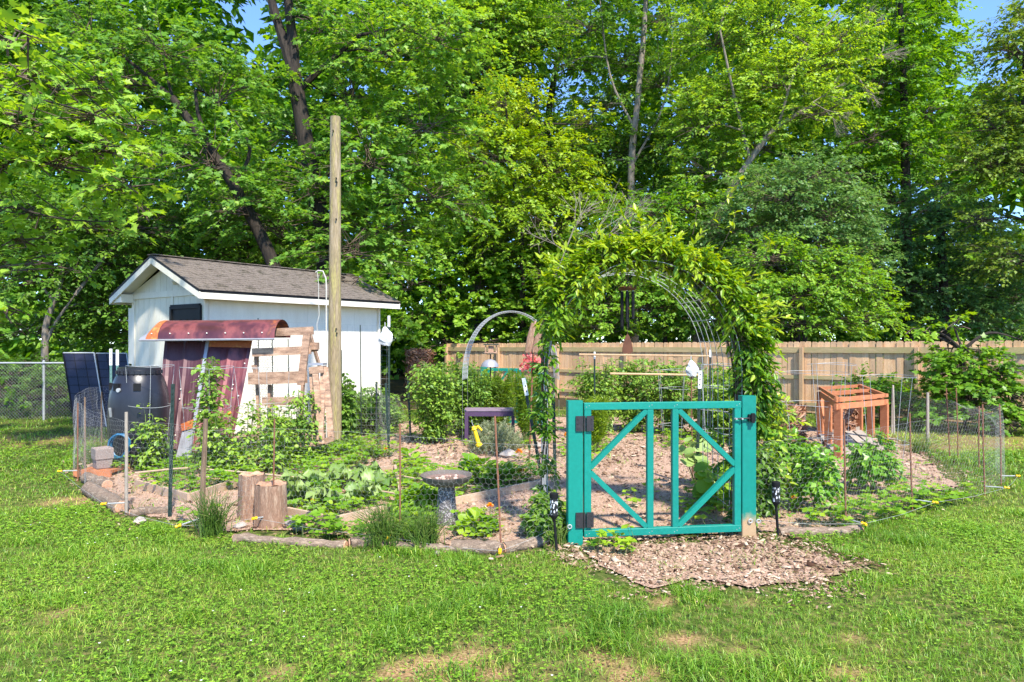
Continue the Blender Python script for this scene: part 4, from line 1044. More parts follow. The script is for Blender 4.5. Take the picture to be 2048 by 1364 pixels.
def ring_tube(c, r, rt, axis='y', n=16):
    pts = []
    for i in range(n + 1):
        t = 2 * math.pi * i / n
        v = {'y': (math.cos(t), 0, math.sin(t)), 'z': (math.cos(t), math.sin(t), 0), 'x': (0, math.cos(t), math.sin(t))}[axis]
        pts.append(Vector(c) + Vector(v) * r)
    return pts
for a, hz in ((-.055, .16), (ga1 + .075, .155), (ga1 + .15, .15)):
    MB().tube(ring_tube(GP(a, hz, .06), .016, .005), .005, 6, False).build('eye_bolt', M['galv'], gate)
make_gate('far_garden_gate', 'small faded teal gate at the far side of the garden', W(968, 682, 14.2) - Vector((0, 0, CH)), W(1088, 682, 13.9) - Vector((0, 0, CH)), 1.22, 1.16, .12, 1.13, .06, False)

# ------------------------------------------------------------------ arch trellis and vine
AX, AHW, AZ0, AZT, AY0, AY1 = 1.235, .905, 1.45, 2.50, 6.35, 7.65
def arch_pt(t, y, off=0.0):
    """t from 0 (left foot) to 1 (right foot)"""
    leg = AZ0; arc = math.pi * ((AHW + (AZT - AZ0)) / 2); tot = 2 * leg + arc; s = t * tot
    if s < leg: return Vector((AX - AHW - off, y, s))
    if s > leg + arc: return Vector((AX + AHW + off, y, tot - s))
    a = math.pi * (1 - (s - leg) / arc)
    return Vector((AX + (AHW + off) * math.cos(a), y, AZ0 + (AZT - AZ0 + off) * math.sin(a)))
def trellis():
    root = empty('arch_trellis', (AX, AY0, 0), 'arched wire cattle-panel trellis above the teal gate', 'trellis')
    for k in range(8):
        y = AY0 + (AY1 - AY0) * k / 7
        MB().tube([arch_pt(t, y) for t in np.linspace(0, 1, 46)], .0038, 5).build('hoop_wire', M['galv'], root, True)
    for k in range(26):
        t = (k + .5) / 26
        MB().tube([arch_pt(t, AY0, .005), arch_pt(t, AY1, .005)], .0034, 5).build('cross_wire', M['galv'], root, True)
trellis()
def vine():
    root = empty('climbing_vine', (AX, AY0 + .2, 0), 'lush yellow-green climbing vine draped over the wire arch', 'vine')
    nb = NB(); ns = NB()
    n = 1400; C = []; O = []
    for i in range(n):
        t = R(.0, 1.0); q = random.random()
        y = AY0 - .03 + abs(random.gauss(0, .2)) if q < .88 else R(AY0, AY1 - .3)
        f = abs(t - .5) * 2
        if t < .34 and random.random() < .8: continue
        if t > .82 and random.random() < .62: continue
        thick = .04 + (.17 if t > .36 and t < .80 else .04 if t < .36 else .06) * random.random() ** 1.1
        thick *= 1.0 if t < .85 else .6
        p = arch_pt(t, y, thick); c = Vector((AX, y, AZ0)); o = (p - c)
        if p.z < AZ0: o = Vector((p.x - AX, -.4, .1))
        C.append(p); O.append(Vector((R(-.25, .6), R(-.8, -.1), R(-.1, .4))) if t < .34 else Vector((R(-.6, .35), R(-.8, .0), R(-.3, .4))) if t > .84 else o.normalized() + Vector((R(-.5, .5), R(-.7, .3), R(-.2, .3))))
    # drooping fringe under the arch front
    for i in range(230):
        t = R(.3, .82); p = arch_pt(t, AY0 + R(-.1, .35), R(.05, .14)); C.append(p); O.append(Vector((R(-.4, .4), R(-.6, .2), -.5)))
    # long loose shoots
    C = np.array(C); O = nrm(np.array(O))
    hi = np.clip((C[:, 2] - .9) / 1.9, 0, 1)  # height fades leaf colour: sunlit top and shaded lower vine painted into cv
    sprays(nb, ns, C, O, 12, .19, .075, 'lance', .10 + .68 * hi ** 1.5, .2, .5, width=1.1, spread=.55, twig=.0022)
    for i in range(44):
        t = R(.36, .88); p = np.array(arch_pt(t, AY0 + R(-.1, .4), .14)); c = np.array((AX, p[1], AZ0 + .1)); d = nrm(p - c + rng.normal(0, .25, 3)); L = R(.18, .5)
        k = 9; tt = np.linspace(0, 1, k); pts = p + d * (tt * L)[:, None] + np.array([0, 0, -.25]) * (tt ** 2 * L)[:, None] + np.array([R(-.2, .2), R(-.2, .2), 0]) * (tt ** 2 * L)[:, None]
        polyline_segs(ns, pts, .0022, 3)
        add_leaves(nb, 'lance', np.repeat(pts[1:], 2, 0), nrm(np.tile(d, (16, 1)) + rng.normal(0, .6, (16, 3))), nrm(np.tile([0, -.3, 1.], (16, 1)) + rng.normal(0, .3, (16, 3))), rng.uniform(.06, .1, 16), np.clip(rng.normal(.85, .1, 16), 0, 1), 1.3)
    # tall wisps above
    for px, py, tx, ty in ((1385, 470, 1380, 385), (1400, 470, 1480, 360), (1500, 560, 1540, 480), (1330, 480, 1280, 440), (1150, 480, 1130, 430), (1480, 620, 1535, 610), (1500, 680, 1560, 700), (1140, 520, 1060, 430), (1440, 500, 1470, 420)):
        a = np.array(W(px, py, AY0 + .1)); b = np.array(W(tx, ty, AY0 + .15)); tt = np.linspace(0, 1, 10)[:, None]; pts = a + (b - a) * tt + np.array([.05, 0, .06]) * np.sin(tt * math.pi)
        polyline_segs(ns, pts, .0022, 3); kk = rng.integers(2, 10, 12)
        add_leaves(nb, 'lance', pts[kk], unit(12), nrm(np.tile([0, -.3, 1.], (12, 1)) + rng.normal(0, .4, (12, 3))), rng.uniform(.05, .085, 12), np.clip(rng.normal(.9, .08, 12), 0, 1), 1.3)
    for k in range(16):
        ph = R(0, 6); yy = AY0 + R(0, .35); t0 = R(0, .12) if k % 2 else 1 - R(0, .12); t1 = .5 + R(-.15, .2)
        pts = [arch_pt(t0 + (t1 - t0) * s, yy + .05 * math.sin(s * 14 + ph), .02 + .03 * math.sin(s * 11 + ph)) for s in np.linspace(0, 1, 40)]
        polyline_segs(ns, np.array(pts), R(.004, .009), 5)
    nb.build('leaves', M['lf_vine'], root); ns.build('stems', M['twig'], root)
vine()

# ------------------------------------------------------------------ wind chime
M['chimewood'] = mat('rust_brown_wood', (.10, .035, .016), (.15, .055, .025), 14, rough=.5)
def chime():
    Y = 6.5; c = W(1255, 577, Y); top = arch_pt(.47, Y).z
    root = empty('wind_chime', c, 'black tubed wind chime with brown wooden sail under the arch', 'wind chime')
    MB().lathe(c, [(.0, -.018), (.07, -.018), (.082, -.008), (.088, .006), (.078, .016), (.0, .016)], 24).build('suspension_disc', M['chimewood'], root, True)
    for i in range(6):
        t = i * math.pi / 3 + .3; x = .06 * math.cos(t); y = .06 * math.sin(t); L = (.235, .34, .36, .33, .29, .26)[i]
        MB().tube([c + Vector((x, y, -.03)), c + Vector((x, y, -.03 - L))], .0145, 10).build('chime_tube', M['black_paint'], root, True)
        MB().tube([c + Vector((x, y, -.01)), c + Vector((x, y, -.035))], .003, 5).build('cord', M['white'], root)
    MB().lathe(c + Vector((0, 0, -.19)), [(0, -.012), (.022, -.012), (.022, .012), (0, .012)], 14).build('striker', M['chimewood'], root, True)
    MB().tube([c + Vector((0, 0, top - c.z)), c + Vector((0, 0, -.43))], .0022, 4).build('cord', M['twig'], root)
    s = c + Vector((0, 0, -.575)); pts = [(0, .145), (.018, .12), (.036, .07), (.05, .0), (.05, -.03), (.03, -.045), (-.03, -.045), (-.05, -.03), (-.05, 0), (-.036, .07), (-.018, .12)]
    MB().prism([s + Vector((x, -.006, zz)) for x, zz in pts], (0, .012, 0)).build('wind_sail', M['chimewood'], root)
chime()

# ------------------------------------------------------------------ small arch of rolled wire
def wire_arch():
    root = empty('wire_arch', W(1020, 682, 11.5) - Vector((0, 0, CH)), 'small bent arch of grey wire mesh left of the vine', 'wire arch')
    Y = 11.5; a = W(925, 760, Y); b = W(1118, 760, Y); c = (a + b) / 2; hw = (b.x - a.x) / 2; H = 1.75 + (682 - 622) / FPX * Y - a.z
    nb = NB(); K = 60; J = 7
    def p(i, j):
        t = math.pi * i / K; return (c.x - hw * math.cos(t) + (.05 * (j / J) * math.cos(t)), Y + (j / J) * .55, a.z + H * math.sin(t) ** .85 + .0 * j)
    P0 = []; P1 = []
    for i in range(K):
        for j in range(J):
            P0 += [p(i, j), p(i, j)]; P1 += [p(i + 1, j + (1 if i % 2 else 0)), p(i + 1, j + (0 if i % 2 else 1))]
    for i in (0, K):
        for j in (0, J):
            q = p(i, j); P0.append(q); P1.append((q[0], q[1], 0))
    add_segs(nb, P0, P1, .0024, .0024, 3); tag(nb.build('wire_mesh', M['galv'], root), None, None, None, 'stuff')
    for j in (0, J): MB().tube([p(i, j) for i in range(K + 1)], .005, 5).build('edge_wire', M['galv'], root)
wire_arch()
# ------------------------------------------------------------------ things along the left side
M['plastic_black'] = mat('black_barrel_plastic', (.013, .013, .018), (.02, .02, .027), 4, rough=.35, spec=.5, vary=0)
M['blue_hose'] = mat('blue_hose', (.01, .09, .19), (.015, .12, .23), 10, rough=.4)
def barrel():
    g = G(279, 930); root = empty('compost_barrel', g, 'big black plastic barrel with screw lid left of rusty sheets', 'barrel')
    MB().lathe(g, [(.33, 0), (.36, .05), (.38, .3), (.39, .55), (.388, .8), (.378, .95), (.36, 1.06), (.335, 1.16), (.30, 1.25), (.27, 1.29)], 36).build('barrel_body', M['plastic_black'], root, True)
    lid = MB().lathe(g, [(.275, 1.285), (.285, 1.29), (.285, 1.34), (.275, 1.345), (.275, 1.37), (.25, 1.385), (.0, 1.385)], 32).build('lid', M['plastic_black'], root, True)
    for i in range(24):
        t = i * math.pi / 12; MB().box(g + Vector((.287 * math.cos(t), .287 * math.sin(t), 1.315)), (.02, .02, .045), Matrix.Rotation(t, 3, 'Z')).build('grip_rib', M['plastic_black'], lid)
    for t in (-1.95, -1.15, -2.6):
        p = g + Vector((.345 * math.cos(t), .345 * math.sin(t), 1.12)); MB().box(p, (.05, .09, .10), Matrix.Rotation(t, 3, 'Z')).build('handle_recess', M['black_paint'], root)
    p = g + Vector((-.09, -.335, 1.08)); MB().tube([p, p + Vector((-.005, -.03, .0))], .028, 12).build('bung', M['galv'], root, True)
    p = g + Vector((-.2, -.34, .72)); MB().bar(p, p + Vector((0, -.03, .12)), .03, .02).build('tap', M['galv'], root)
    return g
bg = barrel()
def coil(name, label, c, r, turns, m, cat):
    pts = []
    for i in range(turns * 14):
        t = i * 2 * math.pi / 14; pts.append(Vector(c) + Vector((r * math.cos(t) * R(.93, 1.06), -.02 * (i / 14) + .02 * math.sin(t * .7), r * 1.25 * math.sin(t) * R(.95, 1.05))))
    o = MB().tube(pts, .011, 6).build(name, M[m], None, True); return tag(o, label, cat)
coil('garden_hose', 'blue coiled garden hose hung on the black barrel', bg + Vector((-.02, -.42, .34)), .13, 4, 'blue_hose', 'hose')
M['pv'] = mat('solar_cell', (.012, .012, .022), (.02, .02, .036), 5, rough=.3, spec=.35, c3=(.014, .014, .02), vary=.1)
def solar(px0, px1, pt, pxb0, pxb1, pyb, Y, label):
    Y0 = GY(pyb + 8)
    a = W(px0, pt, Y0 + .55); b = W(px1, pt, Y0 + .55); c = G(pxb1, pyb + 8); d = G(pxb0, pyb + 8)
    root = empty('solar_array', (d + c) / 2, label, 'solar panel', 'leaning solar panels')
    n = (b - a).cross(d - a).normalized()
    if n.y > 0: n = -n
    P = lambda u, v: a.lerp(b, u).lerp(d.lerp(c, u), v)
    MB().prism([P(0, 0), P(1, 0), P(1, 1), P(0, 1)], -n * .03).build('backing', M['black_paint'], root)
    for i in range(3):
        for j in range(9):
            u0, u1 = i / 3 + .012, (i + 1) / 3 - .012; v0, v1 = j / 9 + .004, (j + 1) / 9 - .004
            MB().prism([P(u0, v0) + n * .002, P(u1, v0) + n * .002, P(u1, v1) + n * .002, P(u0, v1) + n * .002], n * .003).build('cell', M['pv'], root)
    for e0, e1 in (((0, 0), (1, 0)), ((1, 0), (1, 1)), ((0, 1), (1, 1)), ((0, 0), (0, 1))):
        MB().bar(P(*e0), P(*e1), .022, .04, n).build('frame', M['galv' if e0[1] == 0 and e1 != (0, 1) else 'black_paint'], root)
solar(127, 189, 706, 150, 214, 846, 12.6, 'dark solar panel leaning, outer left one of two')
solar(193, 254, 707, 215, 276, 846, 12.6, 'dark solar panel leaning, right one beside the barrel')
M['orangewood'] = mat('orange_stained_cedar', (.50, .19, .085), (.40, .14, .06), 8, (1, 1, 3), .7, fine=.2, vary=.15)
M['palewood'] = mat('pallet_wood', (.50, .33, .23), (.36, .22, .145), 6, (1, 3, 3), .9, bump=.4, fine=.3, c3=(.15, .095, .07), vary=.18)
M['basket'] = mat('grey_woven', (.34, .27, .24), (.22, .17, .15), 60, rough=.9, bump=.4)
def crate():
    g = G(205, 948); root = empty('planter_crate', g, 'small grey planter box on an orange wooden tray by the fence', 'planter')
    for i, (dx, zz) in enumerate(((-.17, .06), (-.06, .06), (.06, .06), (.17, .06))):
        MB().bar(g + Vector((dx, -.2, zz)), g + Vector((dx, .2, zz)), .09, .035).build('tray_slat', M['orangewood'], root)
    MB().bar(g + Vector((-.24, -.21, .05)), g + Vector((.24, -.21, .05)), .03, .09).build('tray_rail', M['orangewood'], root)
    MB().bar(g + Vector((-.24, .21, .05)), g + Vector((.24, .21, .05)), .03, .09).build('tray_rail', M['orangewood'], root)
    MB().lathe(g + Vector((0, 0, .08)), [(.11, 0), (.12, .01), (.135, .12), (.15, .13), (.15, .26), (.14, .27), (.125, .25), (.0, .24)], 4).build('planter_box', M['basket'], root)
crate()

# ------------------------------------------------------------------ pallet coop with rusty roofing sheets
def rust_mat():
    m, nt, b = _mat('rusty_sheet'); N = nt.nodes; Lk = nt.links
    tc = N.new('ShaderNodeTexCoord'); n1 = N.new('ShaderNodeTexNoise'); n1.inputs['Scale'].default_value = 1.8; n1.inputs['Detail'].default_value = 6; n1.inputs['Roughness'].default_value = .6
    mp = N.new('ShaderNodeMapping'); mp.inputs['Scale'].default_value = (1.2, 1.2, .5); oi = N.new('ShaderNodeObjectInfo')
    ml = N.new('ShaderNodeMath'); ml.operation = 'MULTIPLY'; ml.inputs[1].default_value = 21; Lk.new(oi.outputs['Random'], ml.inputs[0])
    ad = N.new('ShaderNodeVectorMath'); Lk.new(tc.outputs['Object'], mp.inputs[0]); Lk.new(mp.outputs[0], ad.inputs[0]); Lk.new(ml.outputs[0], ad.inputs[1]); Lk.new(ad.outputs[0], n1.inputs['Vector'])
    rp = ramp(nt, [(.30, (.055, .018, .024)), (.46, (.10, .028, .035)), (.54, (.23, .06, .06)), (.62, (.12, .032, .036)), (.70, (.45, .13, .04)), (.78, (.35, .33, .36))]); Lk.new(n1.outputs['Fac'], rp.inputs[0])
    Lk.new(rp.outputs[0], b.inputs['Base Color'])
    r2 = ramp(nt, [(.4, (.28,) * 3), (.7, (.6,) * 3)]); Lk.new(n1.outputs['Fac'], r2.inputs[0]); Lk.new(r2.outputs[0], b.inputs['Roughness'])
    b.inputs['Metallic'].default_value = .25; b.inputs['Specular IOR Level'].default_value = .6
    return m
M['rustsheet'] = rust_mat()
M['maroon'] = mat('maroon_roofing', (.060, .022, .026), (.085, .030, .034), 3, (1, 1, .3), rough=.42, spec=.5, metal=.2, fine=.1)
M['zinc'] = mat('bare_zinc', (.42, .42, .46), (.32, .31, .34), 6, rough=.45, metal=.4)
M['rusthot'] = mat('orange_rust', (.55, .16, .04), (.40, .10, .035), 9, rough=.7, c3=(.62, .30, .08))
def coop():
    Y = 10.45; g = W(480, 682, Y); g.z = 0
    root = empty('pallet_coop', g, 'coop frame of reused pallet boards beside the rusty sheets', 'coop')
    B = lambda nm, a, b, w, h, y=Y, y2=None, m='palewood': MB().bar(W(*a, y), W(*b, y if y2 is None else y2), w, h, (0, 0, 1) if abs(a[0] - b[0]) > abs(a[1] - b[1]) else (1, 0, 0)).build(nm, M[m], root)
    B('rail_board', (545, 665), (627, 661), .04, .12); B('rail_board', (505, 705), (622, 700), .04, .125, Y - .05); B('rail_board', (497, 757), (614, 754), .04, .18, Y - .15); B('rail_board', (525, 803), (606, 802), .04, .12, Y - .25); B('rail_board', (545, 850), (580, 850), .03, .06, Y - .25)
    B('rail_board', (500, 872), (590, 874), .03, .09, Y - .3)
    B('upright', (614, 668), (602, 770), .05, .11, Y - .03, Y - .2); B('upright', (606, 770), (600, 880), .09, .035, Y - .2, Y - .38); B('upright', (512, 700), (520, 880), .08, .04, Y + .1, Y - .1); B('upright', (540, 770), (538, 905), .08, .04, Y, Y - .2)
    B('upright', (618, 662), (640, 735), .08, .035, Y + .2, Y + .5); MB().box(W(629, 692, Y + .1), (.13, .1, .11)).build('joint_block', M['palewood'], root)
    B('rail_board', (610, 700), (636, 696), .03, .09, Y + .12)
    B('brace', (506, 730), (517, 765), .05, .04, Y + .02)
    # lower A frame at the right
    B('top_block', (622, 741), (650, 738), .2, .10, Y - .35); MB().box(W(636, 728, Y - .35), (.21, .22, .03)).build('cap_plate', M['zinc'], root)
    for a, b in (((624, 735), (634, 893)), ((630, 735), (644, 888)), ((648, 735), (640, 880)), ((651, 735), (663, 880))):
        B('trestle_leg', a, b, .05, .085, Y - .35 + R(-.06, .06), Y - .6 + R(-.06, .06))
    B('trestle_tie', (636, 888), (666, 876), .05, .08, Y - .6)
    # black netting behind
    nb = NB(); p = [W(505, 700, Y + .3), W(560, 700, Y + .3)]
    hex_band(nb, [(q.x, q.y) for q in p], .2, lambda f: 1.78, .05, .002); nb.build('netting', M['black_paint'], root)['kind'] = 'stuff'
coop()
def sheets():
    Yt, Yb = 10.55, 9.95
    def sheet_(tl, tr, br, bl, m, label, name='roofing_sheet', cols=14):
        a, b, c, d = W(*tl, Yt), W(*tr, Yt), W(*br, Yb), W(*bl, Yb)
        root = empty(name, ((c + d) / 2), label, 'metal sheet', 'leaning rusty roofing sheets')
        mb = MB(); V = []; n = cols; rows = 6
        nn = (b - a).cross(d - a).normalized(); nn = -nn if nn.y > 0 else nn
        for j in range(rows + 1):
            for i in range(n + 1):
                u = i / n; q = a.lerp(b, u).lerp(d.lerp(c, u), j / rows); rib = .018 if i in (0, 1, n // 2, n - 1, n) else 0
                V.append(q + nn * (rib + .008 * math.sin(j * 1.3 + i)))
        F = [(j * (n + 1) + i, j * (n + 1) + i + 1, (j + 1) * (n + 1) + i + 1, (j + 1) * (n + 1) + i) for j in range(rows) for i in range(n)]
        mb.add(V, F); k = len(V); mb.add([v - nn * .006 for v in V], [f[::-1] for f in F])
        mb.build('sheet', M[m], root)
        for i in range(9):
            u = random.choice((.08, .3, .52, .75, .93)); v = R(.05, .9); q = a.lerp(b, u).lerp(d.lerp(c, u), v); MB().tube([q + nn * .012, q + nn * .034], .010, 6).build('screw', M['white'], root)
        return root, a, b, c, d, nn
    r1 = sheet_((331, 682), (416, 682), (384, 900), (312, 900), 'maroon', 'plain dark maroon roofing sheet leaning next to the barrel')
    r2 = sheet_((419, 682), (506, 682), (462, 905), (383, 905), 'rustsheet', 'orange-streaked rusted roofing sheet leaning on the coop')
    root, a, b, c, d, nn = r2
    MB().bar(a.lerp(d, .0) + nn * .03 - (b - a) * .02, d + nn * .03 - (c - d) * .02, .05, .012, nn).build('seam_strip', M['zinc'], root)
    MB().prism([a + nn * .022, b + nn * .022, b.lerp(c, .07) + nn * .024, a.lerp(d, .06) + nn * .024], nn * .004).build('rust_flashing', M['rusthot'], root)
    g = [W(366, 858, 9.9), W(386, 850, 9.9), W(384, 915, 9.75), W(352, 915, 9.75)]
    o = MB().prism(g, (0, -.006, 0)); root = empty('zinc_scrap', (g[2] + g[3]) / 2, 'torn scrap of bare grey metal at the foot of maroon sheet', 'metal sheet')
    o.build('sheet', M['zinc'], root); MB().prism([W(362, 848, 9.88), W(388, 838, 9.88), W(386, 856, 9.87), W(364, 862, 9.87)], (0, -.007, 0)).build('rust_edge', M['rusthot'], root)
    # curved ridge cover lying along the top
    root = empty('ridge_cover', W(420, 680, 10.4), 'long curved maroon metal cover lying along top of the sheets', 'metal cover')
    mb = MB(); K = 10; n = 22; V = []
    x0 = W(290, 660, 10.4).x; x1 = W(556, 660, 10.4).x
    for i in range(n + 1):
        f = i / n; x = x0 + (x1 - x0) * f; s = min(1, .35 + 8 * f) if f < .08 else 1.0
        for j in range(K + 1):
            t = math.pi * (j / K) * .98; V.append(Vector((x + (.0 if f > .05 else .05 * math.sin(t)), 10.62 - .38 * math.cos(t) , 1.765 + .02 * f + .30 * s * math.sin(t))))
    F = [(i * (K + 1) + j, (i + 1) * (K + 1) + j, (i + 1) * (K + 1) + j + 1, i * (K + 1) + j + 1) for i in range(n) for j in range(K)]
    mb.add(V, F); mb.build('cover_shell', M['rustsheet'], root, True)
    e = [V[0]] + [V[i * (K + 1)] for i in range(1, n + 1)]
    MB().tube([v + Vector((0, -.005, -.005)) for v in e], .016, 6).build('rolled_edge', M['zinc'], root)
    m2 = MB(); i0, i1 = 1, 3
    m3 = MB(); m3.add([v + Vector((0, -.005, .005)) for v in V[:2 * (K + 1)]], [(j, (K + 1) + j, (K + 1) + j + 1, j + 1) for j in range(K)]); m3.build('bare_end', M['zinc'], root, True)
    m2.add([v + Vector((0, -.004, .004)) for v in V[(K + 1):4 * (K + 1)]], [(i * (K + 1) + j, (i + 1) * (K + 1) + j, (i + 1) * (K + 1) + j + 1, i * (K + 1) + j + 1) for i in range(2) for j in range(K)])
    m2.build('rust_band', M['rusthot'], root, True)
    for i in range(7):
        p = V[(2 + i * 3) * (K + 1) + 1]; MB().tube([p, p + Vector((0, -.02, .005))], .009, 6).build('screw', M['white'], root)
sheets()

# ------------------------------------------------------------------ bird bath
M['stone_grey'] = mat('bird_bath_bowl', (.17, .14, .12), (.12, .10, .085), 30, rough=.75, bump=.2)
def lattice():
    m, nt, b = _mat('pebbled_resin'); N = nt.nodes; Lk = nt.links
    tc = N.new('ShaderNodeTexCoord'); v = N.new('ShaderNodeTexVoronoi'); v.inputs['Scale'].default_value = 55; Lk.new(tc.outputs['Object'], v.inputs['Vector'])
    rp = ramp(nt, [(.12, (.46, .44, .45)), (.3, (.30, .28, .28)), (.5, (.10, .09, .09))]); Lk.new(v.outputs['Distance'], rp.inputs[0]); Lk.new(rp.outputs[0], b.inputs['Base Color'])
    bp = N.new('ShaderNodeBump'); bp.inputs['Strength'].default_value = .8; bp.inputs['Distance'].default_value = .01; bp.invert = True; Lk.new(v.outputs['Distance'], bp.inputs['Height']); Lk.new(bp.outputs[0], b.inputs['Normal']); b.inputs['Roughness'].default_value = .7
    return m
M['pebbled'] = lattice()
M['water'] = mat('shallow_water', (.22, .13, .11), (.28, .17, .14), 5, rough=.06, spec=.6, vary=0)
M['rock'] = mat('pale_rock', (.40, .35, .30), (.28, .24, .21), 9, rough=.9, bump=.5, fine=.2, vary=.15)
M['redrock'] = mat('reddish_pebble', (.50, .30, .23), (.58, .44, .36), 14, rough=.8, vary=.2)
def blob(name, c, r, m, parent=None, sq=(1, 1, .6), n=2, seed=0, jag=.25):
    import bmesh
    bm = bmesh.new(); bmesh.ops.create_icosphere(bm, subdivisions=n, radius=1.0); rs = random.Random(seed + int(c[0] * 100))
    ph = [rs.uniform(0, 6) for _ in range(6)]
    for v in bm.verts:
        k = 1 + jag * (math.sin(v.co.x * 3 + ph[0]) * math.cos(v.co.y * 3.7 + ph[1]) + .5 * math.sin(v.co.z * 6 + ph[2]) + .3 * rs.uniform(-1, 1))
        v.co = Vector((v.co.x * sq[0], v.co.y * sq[1], v.co.z * sq[2])) * r * k
    me = bpy.data.meshes.new(name); bm.to_mesh(me); bm.free()
    o = link(name, me, M[m], parent); o.location = Vector(c) - (root_loc(parent) if parent else Vector((0, 0, 0))); o.rotation_euler = (0, 0, rs.uniform(0, 6)); return o
def birdbath():
    g = G(893, 1046); root = empty('bird_bath', g, 'grey bird bath with shallow bowl on pebbled pedestal', 'bird bath')
    MB().lathe(g, [(.118, 0), (.12, .02), (.108, .07), (.092, .18), (.082, .30), (.08, .36), (.1, .375)], 28).build('pedestal', M['pebbled'], root, True)
    MB().lathe(g, [(.09, .365), (.16, .375), (.22, .41), (.246, .455), (.25, .468), (.240, .468), (.225, .45), (.18, .425), (.0, .415)], 40).build('bowl', M['stone_grey'], root, True)
    MB().lathe(g, [(.206, .4355), (.206, .437)], 32).build('water', M['water'], root)
    for i in range(13):
        t = R(0, 6.28); r = R(.02, .17); blob('pebble', g + Vector((r * math.cos(t), r * math.sin(t), .438)), R(.012, .026), 'redrock', root, n=1, seed=i)
birdbath()

# ------------------------------------------------------------------ stumps, logs, rocks, boards
M['stump_bark'] = mat('stump_side', (.40, .25, .17), (.25, .14, .09), 9, (3, 3, .5), .9, bump=.7, fine=.25, c3=(.48, .33, .23))
M['stump_top'] = mat('stump_cut_top', (.52, .30, .18), (.38, .21, .13), 14, rough=.85, fine=.2)
def stump(px, pyb, w, pyt, label):
    g = G(px, pyb); Y = g.y; r = w / 2 / FPX * Y; h = CH - (pyt - 682) / FPX * Y
    g = g + Vector((0, r * .8, 0))
    root = empty('tree_stump', g, label, 'stump', 'upended logs beside kale bed')
    n = 40; ph = [R(0, 6) for _ in range(4)]
    rad = lambda t, f: r * (1 + .05 * math.sin(3 * t + ph[0]) + .035 * math.sin(7 * t + ph[1]) + .02 * math.sin(13 * t + ph[2])) * (1.06 - .08 * f)
    mb = MB(); V = []; rows = 5
    for j in range(rows + 1):
        for i in range(n): t = 2 * math.pi * i / n; f = j / rows; V.append(g + Vector((rad(t, f) * math.cos(t), rad(t, f) * math.sin(t), -.03 + (h + .03) * f)))
    mb.add(V, [(j * n + i, j * n + (i + 1) % n, (j + 1) * n + (i + 1) % n, (j + 1) * n + i) for j in range(rows) for i in range(n)]); mb.build('trunk_section', M['stump_bark'], root, True)
    t2 = MB(); ring = [g + Vector((rad(2 * math.pi * i / n, 1) * .995 * math.cos(2 * math.pi * i / n), rad(2 * math.pi * i / n, 1) * .995 * math.sin(2 * math.pi * i / n), h - .002 + .012 * math.sin(i * .8))) for i in range(n)]
    inner = [g + Vector((rad(2 * math.pi * i / n, 1) * .45 * math.cos(2 * math.pi * i / n) - .03, rad(2 * math.pi * i / n, 1) * .3 * math.sin(2 * math.pi * i / n), h - .012)) for i in range(n)]
    hole = [p + (g + Vector((-.04, 0, h)) - p) * .6 + Vector((0, 0, -.05)) for p in inner]
    t2.add(ring + inner + hole, [(i, (i + 1) % n, n + (i + 1) % n, n + i) for i in range(n)] + [(n + i, n + (i + 1) % n, 2 * n + (i + 1) % n, 2 * n + i) for i in range(n)] + [tuple(range(2 * n, 3 * n))])
    t2.build('cut_top', M['stump_top'], root)
stump(497, 1042, 50, 952, 'taller darker upended log, back one of two')
stump(535, 1056, 62, 972, 'stout reddish upended log with a hollow, front one of two')
M['log'] = mat('border_log', (.30, .22, .155), (.15, .105, .075), 9, (1, 3, 3), .95, bump=1.0, fine=.4, c3=(.36, .28, .21), vary=.15)
def log(a, b, r, label):
    r *= .85; p, q = G(*a), G(*b); p.z = q.z = r * .4
    root = empty('border_log', (p + q) / 2 * 1.0, label, 'log', 'logs edging the garden'); root.location.z = 0
    k = 9; pts = [p.lerp(q, i / k) + Vector((0, R(-.02, .02), R(-.012, .012))) for i in range(k + 1)]
    MB().tube(pts, [r * R(.95, 1.05) for _ in pts], 14, True, .045).build('log_round', M['log'], root, True)
    d = (q - p).normalized()
    for e, s in ((p, -1), (q, 1)): MB().tube([e + d * s * .002, e + d * s * .012], [r * .88, r * .8], 12, True, .05).build('cut_end', M['stump_top'], root)
log((905, 1100), (1000, 1106), .075, 'pale split log at the fence left of solar light')
log((1008, 1102), (1092, 1086), .06, 'short weathered log lying toward the gate post')
log((700, 1092), (765, 1086), .06, 'short grey log between grass tufts at the border')
log((470, 1080), (690, 1094), .05, 'long half-buried grey log in front of the stumps')
log((262, 1030), (345, 1024), .055, 'smooth round log between grey stake and steel post')
log((178, 985), (245, 1022), .10, 'thick cut log at the far left bend of the fence')
log((172, 962), (215, 975), .085, 'short dark log on the far left border, behind the thick one')
log((1560, 1068), (1722, 1066), .055, 'long pale log at the border right of gate')
log((765, 1094), (905, 1102), .045, 'thin log under the tall grass tufts')
log((560, 910), (700, 892), .06, 'thin log lying beyond the kale bed')
for i, (px, py, r, lab) in enumerate(((590, 1052, .10, 'pale angular rock beside the front stump'), (600, 1060, .06, 'small pale rock next to the angular one'), (1073, 1084, .05, 'flat white stone lying on a log near solar light'), (1042, 888, .10, 'white holed stone by the grey shrub'), (1018, 915, .13, 'pointed pale rock on wood chips'), (1075, 895, .09, 'grey rock right of the white holed stone'), (365, 915, .09, 'beige rock under the tomato plants'), (280, 1046, .06, 'flat tan stone by the grey stake'), (480, 1056, .06, 'grey stone at foot of the darker stump'), (875, 1108, .03, 'tiny white stone in the grass edge'))):
    g = G(px, py); o = blob('rock', g + Vector((0, 0, r * .35)), r, 'rock', None, (1, .8, .6), 2, i * 7, .2); tag(o, lab, 'rock', 'loose rocks in the garden')
